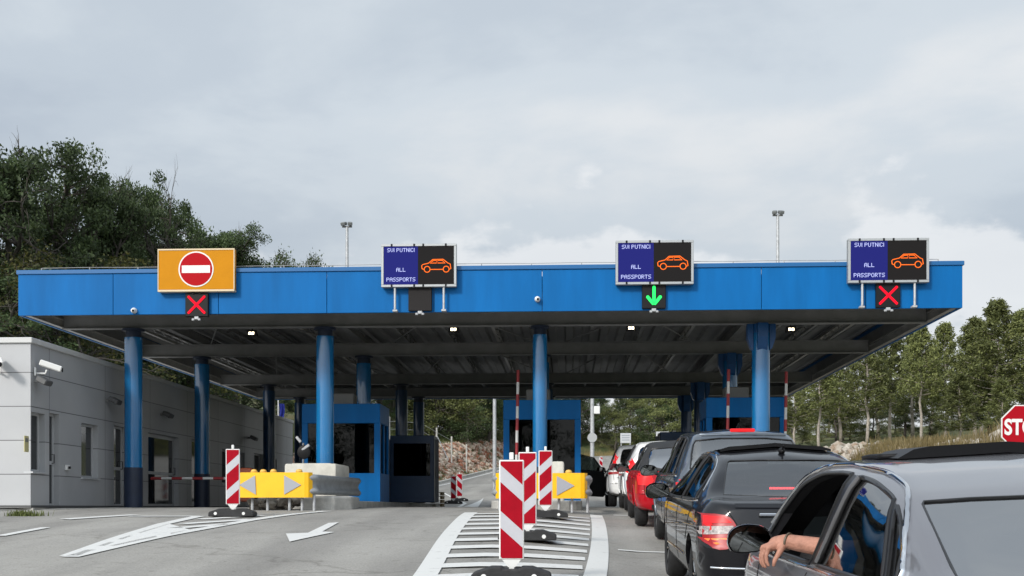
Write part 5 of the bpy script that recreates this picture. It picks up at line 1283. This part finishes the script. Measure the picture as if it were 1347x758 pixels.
# left arm over the sill, forearm outside, hand hanging
SH, EL, WR = q_(1.37, 4.96, -.20), q_(1.215, 5.24, -.19), q_(.995, 5.42, -.152)
capsule(m, SH, EL, .062, .050); capsule(m, EL, WR, .050, .034)
capsule(m, WR, q_(.955, 5.445, -.164), .034, .036)
KN = [(.912, 5.40, -.182), (.902, 5.425, -.179), (.897, 5.45, -.182), (.898, 5.474, -.190)]
for i, k in enumerate(KN): capsule(m, q_(.975, 5.425 + i * .012, -.159), q_(*k), .022, .0155)
capsule(m, q_(.93, 5.41, -.179), q_(.93, 5.46, -.184), .020, .019)
PH = [.034, .039, .037, .029]
for i, k in enumerate(KN):
    a = Vector(q_(*k)); l = PH[i]
    p1 = a + Vector((-.30, -.06 + .03 * i, -.93)).normalized() * (l + .006); p2 = p1 + Vector((.10, -.06, -1)).normalized() * l * .75; p3 = p2 + Vector((.45, -.05, -.85)).normalized() * l * .55
    capsule(m, a, p1, .0115, .0100); capsule(m, p1, p2, .0100, .0092); capsule(m, p2, p3, .0090, .0075)
t0 = Vector(q_(.975, 5.395, -.174)); t1 = t0 + Vector((-.022, -.016, -.034)); t2 = t1 + Vector((-.018, -.004, -.030)); t3 = t2 + Vector((-.004, .004, -.022))
capsule(m, t0, t1, .017, .0135); capsule(m, t1, t2, .0125, .0108); capsule(m, t2, t3, .0108, .0085)
# right arm to the wheel, legs
capsule(m, q_(1.76, 4.96, -.20), q_(1.84, 5.10, -.42), .058, .045); capsule(m, q_(1.84, 5.10, -.42), q_(1.66, 5.38, -.36), .042, .03); capsule(m, q_(1.66, 5.38, -.36), q_(1.62, 5.45, -.34), .035, .028)
for s_ in (-1, 1): capsule(m, q_(1.57 + s_ * .09, 5.02, -.64), q_(1.57 + s_ * .12, 5.44, -.56), .085, .06); capsule(m, q_(1.57 + s_ * .12, 5.44, -.56), q_(1.57 + s_ * .12, 5.68, -.85), .055, .04)
fuse(m, 'body', SKIN, pr, .0045, 4)
m = MB(); capsule(m, HIP, CH, .163, .185); capsule(m, q_(1.41, 4.94, -.20), q_(1.73, 4.94, -.20), .098, .098); capsule(m, CH, (NK[0], NK[1], NK[2] - .05), .14, .085); capsule(m, q_(1.37, 4.96, -.20), q_(1.29, 5.08, -.19), .078, .072); capsule(m, q_(1.76, 4.96, -.20), q_(1.80, 5.03, -.31), .075, .068)
fuse(m, 'shirt', mat('shirt', (.04, .05, .07), .85), pr, .010)
m = MB()
for s_ in (-1, 1): capsule(m, q_(1.57 + s_ * .09, 5.0, -.64), q_(1.57 + s_ * .12, 5.45, -.56), .098, .072); capsule(m, q_(1.57 + s_ * .12, 5.45, -.56), q_(1.57 + s_ * .12, 5.64, -.80), .068, .055)
fuse(m, 'trousers', mat('trousers', (.03, .035, .05), .85), pr, .012)
m = MB(); m.ico((HD[0], HD[1] - .012, HD[2] + .022), .101, 3, 0, (.86, .98, 1.06)); b3 = m.bm
bmesh.ops.delete(b3, geom=[v for v in b3.verts if v.co.y > HD[1] + .05 and v.co.z < HD[2] + .07 or v.co.z < HD[2] - .05], context='VERTS'); hr = m.build('hair', mat('hair', (.02, .014, .01), .7, bump=.5, bscale=80), pr, True)
m = MB(); e1, e2 = Vector(WR), Vector(EL); dd = (e2 - e1).normalized(); cc = e1 + dd * .012; u = dd.cross(Vector((0, 0, 1))).normalized(); v_ = u.cross(dd)
m.tube([cc + (u * math.cos(a) + v_ * math.sin(a)) * .0375 for a in np.linspace(0, 2 * math.pi, 25)[:-1]], .0055, 8, close=True); m.build('bracelet', mat('bracelet', (.10, .075, .05), .5), pr, True)
# ------------------------------------------------------------------ vegetation
def leafmat(name, c, c2, trans=.25):
    m = bpy.data.materials.new(name); m.use_nodes = True; t = m.node_tree; b = t.nodes['Principled BSDF']
    g = t.nodes.new('ShaderNodeNewGeometry'); r = t.nodes.new('ShaderNodeValToRGB'); t.links.new(g.outputs['Random Per Island'], r.inputs[0])
    r.color_ramp.elements[0].color = (*c2, 1); r.color_ramp.elements[1].color = (*c, 1)
    oi = t.nodes.new('ShaderNodeObjectInfo'); hs = t.nodes.new('ShaderNodeHueSaturation'); mp = N(t, 'ShaderNodeMapRange'); mp.inputs[3].default_value = .75; mp.inputs[4].default_value = 1.3
    t.links.new(oi.outputs['Random'], mp.inputs[0]); t.links.new(mp.outputs[0], hs.inputs['Value']); t.links.new(r.outputs[0], hs.inputs['Color'])
    t.links.new(hs.outputs[0], b.inputs['Base Color']); b.inputs['Roughness'].default_value = .55; b.inputs['Specular IOR Level'].default_value = .3
    tl = t.nodes.new('ShaderNodeBsdfTranslucent'); t.links.new(hs.outputs[0], tl.inputs[0]); ms = t.nodes.new('ShaderNodeMixShader'); ms.inputs[0].default_value = trans
    o = t.nodes['Material Output']; t.links.new(b.outputs[0], ms.inputs[1]); t.links.new(tl.outputs[0], ms.inputs[2]); t.links.new(ms.outputs[0], o.inputs[0])
    return m
LEAF_OAK = leafmat('oak_leaf', (.088, .125, .046), (.030, .050, .020)); LEAF_YEL = leafmat('yellowing_leaf', (.12, .115, .03), (.05, .06, .018)); LEAF_PINE = leafmat('pine_needle', (.23, .25, .085), (.08, .095, .036), .28)
LEAF_LIGHT = leafmat('light_leaf', (.15, .21, .04), (.06, .095, .022)); BARK = mat('bark', (.075, .065, .055), .9, var=.4, vscale=6, bump=.6, bscale=20); BARKP = mat('pine_bark', (.36, .32, .27), .9, var=.35, vscale=5, bump=.6, bscale=15)
def leaves(points, size, asp=1.0, flat=0.0, dirs=None):
    """one small rhombic leaf per point"""
    P = np.asarray(points, float); n = len(P)
    a = rng.normal(size=(n, 3)); 
    if flat: a[:, 2] *= (1 - flat)
    if dirs is not None: a = a * .6 + dirs
    a /= np.linalg.norm(a, axis=1)[:, None]; b = rng.normal(size=(n, 3)); b -= (b * a).sum(1)[:, None] * a; b /= np.linalg.norm(b, axis=1)[:, None]
    s = size * rng.uniform(.6, 1.35, n)[:, None]; u = a * s * asp; v = b * s * .5
    V = np.stack([P - u * .5, P + v * .5, P + u * .5, P - v * .5], 1).reshape(-1, 3); F = np.arange(n * 4).reshape(n, 4)
    return V, F
def mesh_np(name, V, F):
    me = bpy.data.meshes.new(name); me.vertices.add(len(V)); me.vertices.foreach_set('co', V.ravel()); me.loops.add(F.size); me.loops.foreach_set('vertex_index', F.ravel().astype(np.int32))
    me.polygons.add(len(F)); me.polygons.foreach_set('loop_start', np.arange(0, F.size, 4, dtype=np.int32)); me.polygons.foreach_set('loop_total', np.full(len(F), 4, dtype=np.int32)); me.update(); me.validate(); return me
def oak(H, spread, nl, low=.22, seed=1, leaf=.16, clumps=190):
    rg = np.random.default_rng(seed); m = MB(); tips = []
    def branch(p, d, L_, r, depth):
        pts = [p]; q = p
        for k in range(4):
            d = (d + Vector(rg.normal(size=3)) * .16 + Vector((0, 0, .04))).normalized(); q = q + d * L_ / 4; pts.append(q)
            if depth < 3 and k >= 1:
                for _ in range(2 if depth < 2 else 1):
                    if rg.random() < .85: branch(q, (d + Vector(rg.normal(size=3)) * .75 + Vector((0, 0, .10))).normalized(), L_ * rg.uniform(.5, .72), r * (.55 - .06 * k), depth + 1)
            if depth >= 2: tips.append((tuple(q), .28 + .18 * rg.random()))
        m.tube(pts, [r * (1 - .16 * k) for k in range(5)], 6 if depth < 2 else 4)
        tips.append((tuple(q), .34))
    tp = [Vector((0, 0, -.4))]; 
    for k in range(6): tp.append(Vector((rg.normal() * .12, rg.normal() * .12, H * .82 * (k + 1) / 6)))
    m.tube(tp, [H * .022 * (1 - .13 * k) for k in range(7)], 10)
    for k in range(13):
        h = H * (low + (.78 - low) * k / 12); a = k * 2.4 + rg.normal() * .3; e = .25 + .5 * k / 12; L_ = spread * (1.0 - .45 * abs(k / 12 - .35)) * rg.uniform(.7, 1.1)
        branch(Vector((0, 0, h)), Vector((math.cos(a), math.sin(a), e)).normalized(), L_ * .62, H * .010, 0)
    tp_ = [(rg.normal() * .32 * (1.25 - q), rg.normal() * .32 * (1.25 - q), H * q) for q in rg.uniform(.60, .87, 30)]
    tips = np.array([t[0] for t in tips]); nc = min(len(tips), clumps); tips = tips[rg.choice(len(tips), nc, replace=False)]; tips = np.concatenate([tips, np.array(tp_) * np.array([spread / 1.6, spread / 1.6, 1])]); nc = len(tips); per = max(4, nl // nc); base = np.repeat(tips, per, 0); rad = np.repeat(rg.uniform(.28, .62, nc) * (spread / 3.6), per)[:, None]
    dv = rg.normal(size=base.shape); dv /= np.linalg.norm(dv, axis=1)[:, None]; P = base + dv * rad * (rg.uniform(0, 1, len(base)) ** .45)[:, None] * np.array([1.15, 1.15, .75]) + rg.normal(size=base.shape) * .04
    V, F = leaves(P, leaf); return m, mesh_np('crown', V, F)
def pine(H, spread, nl, low=.35, seed=1, leaf=.20):
    rg = np.random.default_rng(seed); m = MB(); tp = [Vector((0, 0, -.4))]
    for k in range(8): tp.append(Vector((rg.normal() * .06, rg.normal() * .06, H * .97 * (k + 1) / 8)))
    m.tube(tp, [H * .014 * (1 - .115 * k) for k in range(9)], 9); tips = []; dirs = []
    nw = 17
    for k in range(nw):
        t = k / (nw - 1); h = H * (low + (.96 - low) * t); nb = int(5 - 2 * t) + 1
        for j in range(nb):
            a = j * 2 * math.pi / nb + k * 1.1 + rg.normal() * .25; L_ = spread * (1 - t) ** .75 * rg.uniform(.55, 1.1) + .3; d = Vector((math.cos(a), math.sin(a), .05 + .5 * t)); p = Vector((0, 0, h)); pts = [p]
            for q in range(5):
                d = (d + Vector((rg.normal() * .12, rg.normal() * .12, .07 + rg.normal() * .06))).normalized(); p = p + d * L_ / 5; pts.append(p)
                if q >= 1:
                    for _ in range(3):
                        sd = (d + Vector(rg.normal(size=3)) * .8).normalized(); e = p + sd * L_ * .16 * rg.uniform(.5, 1.3); tips.append(tuple(e)); dirs.append(tuple(sd)); tips.append(tuple((p + e) / 2)); dirs.append(tuple(sd))
            m.tube(pts, [H * .0035 * (1 - .14 * q) for q in range(6)], 4)
    tips = np.array(tips); per = max(3, nl // len(tips)); b = np.repeat(tips, per, 0); P = b + rg.normal(size=b.shape) * .10 * (spread / 2.0)
    V, F = leaves(P, leaf, 1.3); return m, mesh_np('crown', V, F)
PROT = {}
def tree_proto(key, fn, leafm, bark):
    m, cm = fn; me = bpy.data.meshes.new('trunk'); m.bm.to_mesh(me); m.bm.free(); me.polygons.foreach_set('use_smooth', [True] * len(me.polygons)); me.materials.append(bark); cm.materials.append(leafm); PROT[key] = (me, cm, leafm)
for i in range(3): tree_proto('oak%d' % i, oak(10, 3.3, 32000, .16, 11 + i, .12, 150), LEAF_OAK, BARK)
for i in range(3): tree_proto('pine%d' % i, pine(10, 2.2, 11500, [.30, .42, .24][i], 21 + i, .17), LEAF_PINE, BARKP)
tree_proto('bush0', oak(10, 6.5, 16000, .02, 31, .2), LEAF_LIGHT, BARK)
tree_proto('yel0', oak(10, 5.0, 16000, .05, 33, .14), LEAF_YEL, BARK)
for i in range(2): tree_proto('wood%d' % i, oak(10, 4.6, 26000, .03, 41 + i, .15, 420), [LEAF_OAK, LEAF_PINE][i], BARK)
tree_proto('sparse', oak(10, 3.6, 5000, .35, 35, .17), LEAF_OAK, BARK)
TN = {'woo': 'forest_tree', 'oak': 'oak_tree', 'pin': 'pine_tree', 'bus': 'bush', 'yel': 'yellowing_tree', 'spa': 'oak_tree'}
def tree(kind, px, Y, top, label, group, fat=1.0):
    x = X(px, Y); z = terr_z(x, Y); H = max(1.0, Z(px, top, Y) - z); me, cm, _ = PROT[kind]
    t = thing(TN[kind[:3]], label, 'tree' if kind[:3] not in ('bus',) else 'bush', (x, Y, z), random.uniform(0, 6.28), group); s_ = H / 10.0 * (1.07 if kind[:3] == 'oak' else 1); t.scale = (s_ * fat, s_ * fat, s_)
    for n_, q in (('trunk', me), ('crown', cm)): o = bpy.data.objects.new(n_, q); col.objects.link(o); o.parent = t
GL, GR, GF = 'broadleaved trees on the wooded slope at the left', 'pines on the bank at the right', 'trees beyond the checkpoint'
LT = [('oak0', -75, 44, 200, 'leafy tree at the far left edge behind the grey office', 1.0), ('oak1', 12, 46, 190, 'tallest dark leafy tree at the upper left corner', .85), ('oak2', 78, 50, 208, 'second tall leafy tree from the left above the office roof', .8),
      ('oak0', 138, 52, 236, 'pointed leafy tree behind the left end of the canopy', .62), ('oak1', 176, 56, 238, 'leafy tree just left of the orange no entry board', .62), ('oak2', 222, 54, 252, 'leafy tree whose top rises over the orange board', .66),
      ('oak0', 268, 62, 288, 'lower leafy tree right of the orange board', .95), ('oak1', 312, 64, 306, 'leafy tree with a gap of sky beside it, right of the orange board', .8), ('sparse', 352, 78, 316, 'thin leafy tree over the canopy edge', .8),
      ('sparse', 396, 88, 322, 'thinnest and rightmost small tree over the canopy edge', .8), ('yel0', 25, 44, 340, 'yellowish low tree behind the corner of the office roof', 1.3), ('oak2', 105, 52, 330, 'dark low tree filling the slope behind the office', 1.5),
      ('yel0', 190, 56, 330, 'yellowish tree low behind the canopy end', 1.3), ('oak0', 40, 62, 260, 'dark tree in the second row behind the tall left trees', 1.4), ('oak1', 160, 68, 300, 'dark tree in the second row behind the orange board', 1.5), ('oak2', 250, 76, 340, 'dark tree low behind the orange board', 1.5),
      ('oak1', -30, 41, 352, 'dark tree close behind the office at the left edge', 1.4), ('oak1', 150, 54, 440, 'low dark shrubby tree seen between office roof and canopy', 1.8), ('oak2', 235, 60, 470, 'low dark tree seen beneath the canopy left side', 1.8), ('oak0', 320, 66, 480, 'dark tree seen beneath the canopy beyond the office', 1.8)]
for k, px, Y, top, lb, ft_ in LT: tree(k, px, Y, top, lb, GL, ft_)
RT = [('pine0', 1046, 66, 486, 'short pine just right of the rightmost boom', 1.3), ('pine1', 1078, 62, 462, 'slender pine under the sloping canopy edge', 1.2), ('pine2', 1106, 68, 450, 'bushy pine under the canopy edge', 1.4), ('pine0', 1140, 60, 430, 'pine with bare pale trunk below the canopy corner', 1.1),
      ('pine1', 1172, 62, 424, 'tall pine with pale trunk left of the dry grass bank', 1.05), ('pine2', 1200, 66, 436, 'dense pine in the second row near the canopy corner', 1.3), ('pine1', 1212, 56, 428, 'tall pine behind the dry grass bank', 1.0), ('pine0', 1243, 58, 425, 'dark pine beside the sky gap right of the canopy', 1.1),
      ('pine2', 1283, 54, 418, 'round topped pine above the stop sign side', 1.3), ('pine0', 1312, 52, 394, 'tallest pine at the right, left of the stop sign', 1.25), ('pine1', 1345, 56, 408, 'tall pine at the right edge of the photo', 1.3), ('pine2', 1385, 52, 400, 'pine cut off by the right edge', 1.4),
      ('pine2', 1262, 50, 492, 'young bushy pine behind the pale boulders', 1.6), ('pine2', 1318, 44, 500, 'young dense pine behind the stop sign', 1.7), ('pine0', 1225, 72, 460, 'pine in the back row between tall trunks', 1.5), ('pine2', 1155, 76, 470, 'pine in the back row under the canopy corner', 1.7), ('pine2', 1090, 80, 490, 'pine in the back row near the boom', 1.8),
      ('pine1', 1290, 66, 430, 'pine in the back row right of the dark pine', 1.3), ('pine0', 1430, 48, 410, 'pine beyond the right edge', 1.4), ('oak1', 1300, 62, 500, 'dark leafy tree between the pines at the right', 1.6), ('oak0', 1190, 70, 520, 'dark leafy tree behind the dry bank', 1.6), ('oak2', 1110, 74, 530, 'dark leafy tree behind the booms', 1.6), ('oak1', 1360, 60, 520, 'dark leafy tree behind the stop sign', 1.6)]
for k, px, Y, top, lb, ft_ in RT: tree(k, px, Y, top, lb, GR, ft_)
FT = [('oak0', 560, 96), ('oak1', 590, 100), ('pine2', 615, 92), ('oak2', 640, 98), ('oak0', 668, 112), ('oak1', 700, 118), ('oak2', 735, 126), ('oak2', 760, 136), ('oak0', 792, 140), ('pine2', 815, 134), ('oak1', 838, 140), ('bush0', 850, 128), ('oak0', 868, 142), ('bush0', 884, 130), ('oak1', 905, 138), ('pine2', 930, 132), ('oak2', 960, 136), ('pine0', 990, 130), ('oak1', 1020, 128), ('oak2', 530, 92), ('oak1', 500, 90), ('oak0', 465, 86), ('oak2', 430, 84), ('oak1', 395, 80), ('bush0', 770, 132), ('yel0', 802, 131)]
for i, (k, px, Y) in enumerate(FT):
    top = {'bush0': 572, 'yel0': 566}.get(k, 468 if px < 700 else random.uniform(508, 530))
    tree(k, px, Y, top, None, GF, 1.15 if k[:3] != 'bus' else 1.5)
FL = ['wooded slope tree behind the left gap of the canopy', 'tree above the rock bank, left of the steel pole', 'small bushy pine above the rock bank', 'tree right of the steel pole', 'tree hidden beside the middle booth', 'tree behind the middle booth', 'tree behind the right wall of the middle booth',
      'tree left of the round sign pole', 'tree just right of the round sign pole', 'bushy pine above the small sign board', 'tree above the white car roofs', 'bright green bush above the red car', 'tree left of the dark columns', 'bright green bush beside the dark columns', 'tree behind the dark columns', 'pine behind the right booth', 'tree behind the right booth window',
      'slim pine behind the rightmost column', 'tree behind the rightmost boom', 'tree between the two rear left columns', 'tree right of the left booth', 'tree behind the left booth', 'tree behind the left booth window', 'tree beyond the end of the office', 'bright bush at the foot of the round sign pole', 'yellowing tree behind the small sign board']
for o, l in zip([o for o in col.objects if o.get('group') == GF], FL): o['label'] = l
GW = 'dense trees of the far wood'
for i in range(34):
    k = 'wood%d' % (i % 2); px = 520 + i * 17 + random.uniform(-8, 8) if i < 32 else random.uniform(380, 520); Y = (random.uniform(92, 102) if px < 650 else random.uniform(124, 134))
    tree(k, px, Y, random.uniform(500, 540) if px > 700 else random.uniform(440, 500), 'one of the dense leafy trees filling the far wood beyond the canopy', GW, 1.25)
for i in range(15):
    px = 1050 + i * 24 + random.uniform(-8, 8); tree('wood1', px, random.uniform(68, 80), random.uniform(515, 545), 'one of the low leafy trees filling the wood behind the right hand pines', 'undergrowth trees behind the pines', 1.3)
# fence posts over the rock bank
def zt(x, Y): return terr_z(x, Y)
fp = [(543, 74), (563, 76), (583, 78), (603, 80), (622, 82), (641, 84)]
fn = thing('wire_fence', 'thin wire fence on concrete posts above the rock bank', 'fence', (X(600, 80), 80, zt(X(600, 80), 80)))
for px, Y in fp: m = MB(); x = X(px, Y) - 1.5; m.box(x - .05, x + .05, Y - .05, Y + .05, zt(x, Y) - .2, zt(x, Y) + 2.2); m.build('post', CONC, fn)
m = MB()
for h in (.4, .9, 1.4, 1.9): m.tube([(X(px, Y) - 1.5, Y, zt(X(px, Y) - 1.5, Y) + h) for px, Y in fp], .012, 4)
for s_ in (-1, 1): x = X(603, 80) - 1.5; m.tube([(x, 80, zt(x, 80) + 1.7), (x + s_ * .8, 80, zt(x, 80))], .035, 5)
m.build('wire', GALV, fn); rebase(fn)
# rubble bank beside the far bend
ROCK = mat('red_rock', (.55, .47, .38), .9, c2=(.26, .095, .05), vscale=1.6, thr=(.42, .58), bump=.6, bscale=10)
m = MB()
for k in range(2600):
    y = random.uniform(57, 104); dd_ = random.uniform(.7, 4.2) ** 1; x = edgeL(y) - dd_; r_ = random.uniform(.07, .30) * (1.15 if dd_ < 3 else .8)
    m.ico((x, y, terr_z(x, y) + r_ * .1), r_, 1, .26, (1, 1, random.uniform(.6, .95)))
tag(m.build('rock_rubble', ROCK), 'reddish broken rock lining the bank of the far bend', 'rocks', kind='stuff')
PALER = mat('pale_rock', (.46, .42, .36), .9, c2=(.28, .20, .14), vscale=2, thr=(.38, .55), bump=.6, bscale=10)
m = MB()
for k in range(800):
    y = random.uniform(34, 62); dd_ = random.uniform(.3, 5.5); x = edgeR(y) + dd_; r_ = random.uniform(.08, .36)
    m.ico((x, y, terr_z(x, y) + r_ * .1), r_, 1, .26, (1, 1, .75))
tag(m.build('bank_stones', PALER), 'pale stones scattered on the bank at the right', 'rocks', kind='stuff')
# dry grass
def grass(name, n, fn_, h, m_, label):
    V = []
    for k in range(n):
        x, y = fn_(); z = terr_z(x, y) if (x < edgeL(y) or x > edgeR(y)) else road_z(x, y); hh = h * random.uniform(.4, 1.2); a = random.uniform(0, 6.28); dx, dy = math.cos(a) * .018, math.sin(a) * .018; bx_, by = random.gauss(0, .22) * hh, random.gauss(0, .22) * hh
        V += [(x - dx, y - dy, z - .03), (x + dx, y + dy, z - .03), (x + bx_ + dx * .2, y + by, z + hh), (x + bx_ - dx * .2, y + by, z + hh * .98)]
    V = np.array(V); me = mesh_np(name, V, np.arange(len(V)).reshape(-1, 4)); o = link(name, me, m_); return tag(o, label, 'grass', kind='stuff')
DRY = leafmat('dry_grass', (.33, .255, .12), (.16, .13, .055)); GRN = leafmat('bank_grass', (.12, .14, .04), (.06, .075, .025))
cl = [(random.uniform(.8, 5), random.uniform(38, 54)) for _ in range(42)]
def f1():
    a, y = random.choice(cl); y += random.gauss(0, .6); return edgeR(y) + max(.3, a + random.gauss(0, .6)), y
grass('dry_grass', 13000, f1, .55, DRY, 'tall dry grass on the bank at the right')
def f2():
    y = random.uniform(56, 118); return edgeL(y) - random.uniform(.3, 6) - (3 if random.random() < .5 else 0), y
grass('bank_grass', 26000, f2, .4, GRN, 'low green grass along the bank of the far bend')
def f3():
    y = random.uniform(108, 135); return random.uniform(edgeL(y) - 8, edgeL(y) - .3), y
grass('verge_grass', 9000, f3, .6, DRY, 'dry verge grass beyond the far road')
def f4(): return X(38, 21.4) + random.gauss(0, .16), 21.2 + random.gauss(0, .06)
grass('kerb_weeds', 260, f4, .10, GRN, 'tuft of weeds at the kerb in front of the office')

# unseen wood added behind the viewpoint to darken reflections in paintwork and panes
cm = PROT['wood1'][1]; base = np.empty(len(cm.vertices) * 3); cm.vertices.foreach_get('co', base); base = base.reshape(-1, 4, 3)[::2]
VV = []
for i in range(16):
    x = -46 + i * 6.2 + random.uniform(-2, 2); y = -34 + random.uniform(-7, 3); a = random.uniform(0, 6.28); k = random.uniform(.9, 1.35); q = base * k * np.array([1.3, 1.3, 1]); c_, s_ = math.cos(a), math.sin(a)
    VV.append(np.stack([q[..., 0] * c_ - q[..., 1] * s_ + x, q[..., 0] * s_ + q[..., 1] * c_ + y, q[..., 2] + terr_z(x, y)], -1).reshape(-1, 3))
V = np.concatenate(VV); o = link('unseen_reflection_wood', mesh_np('unseen_reflection_wood', V, np.arange(len(V)).reshape(-1, 4)), LEAF_OAK); tag(o, 'unseen leafy wood added behind the viewpoint for dark reflections', 'wood', kind='stuff')
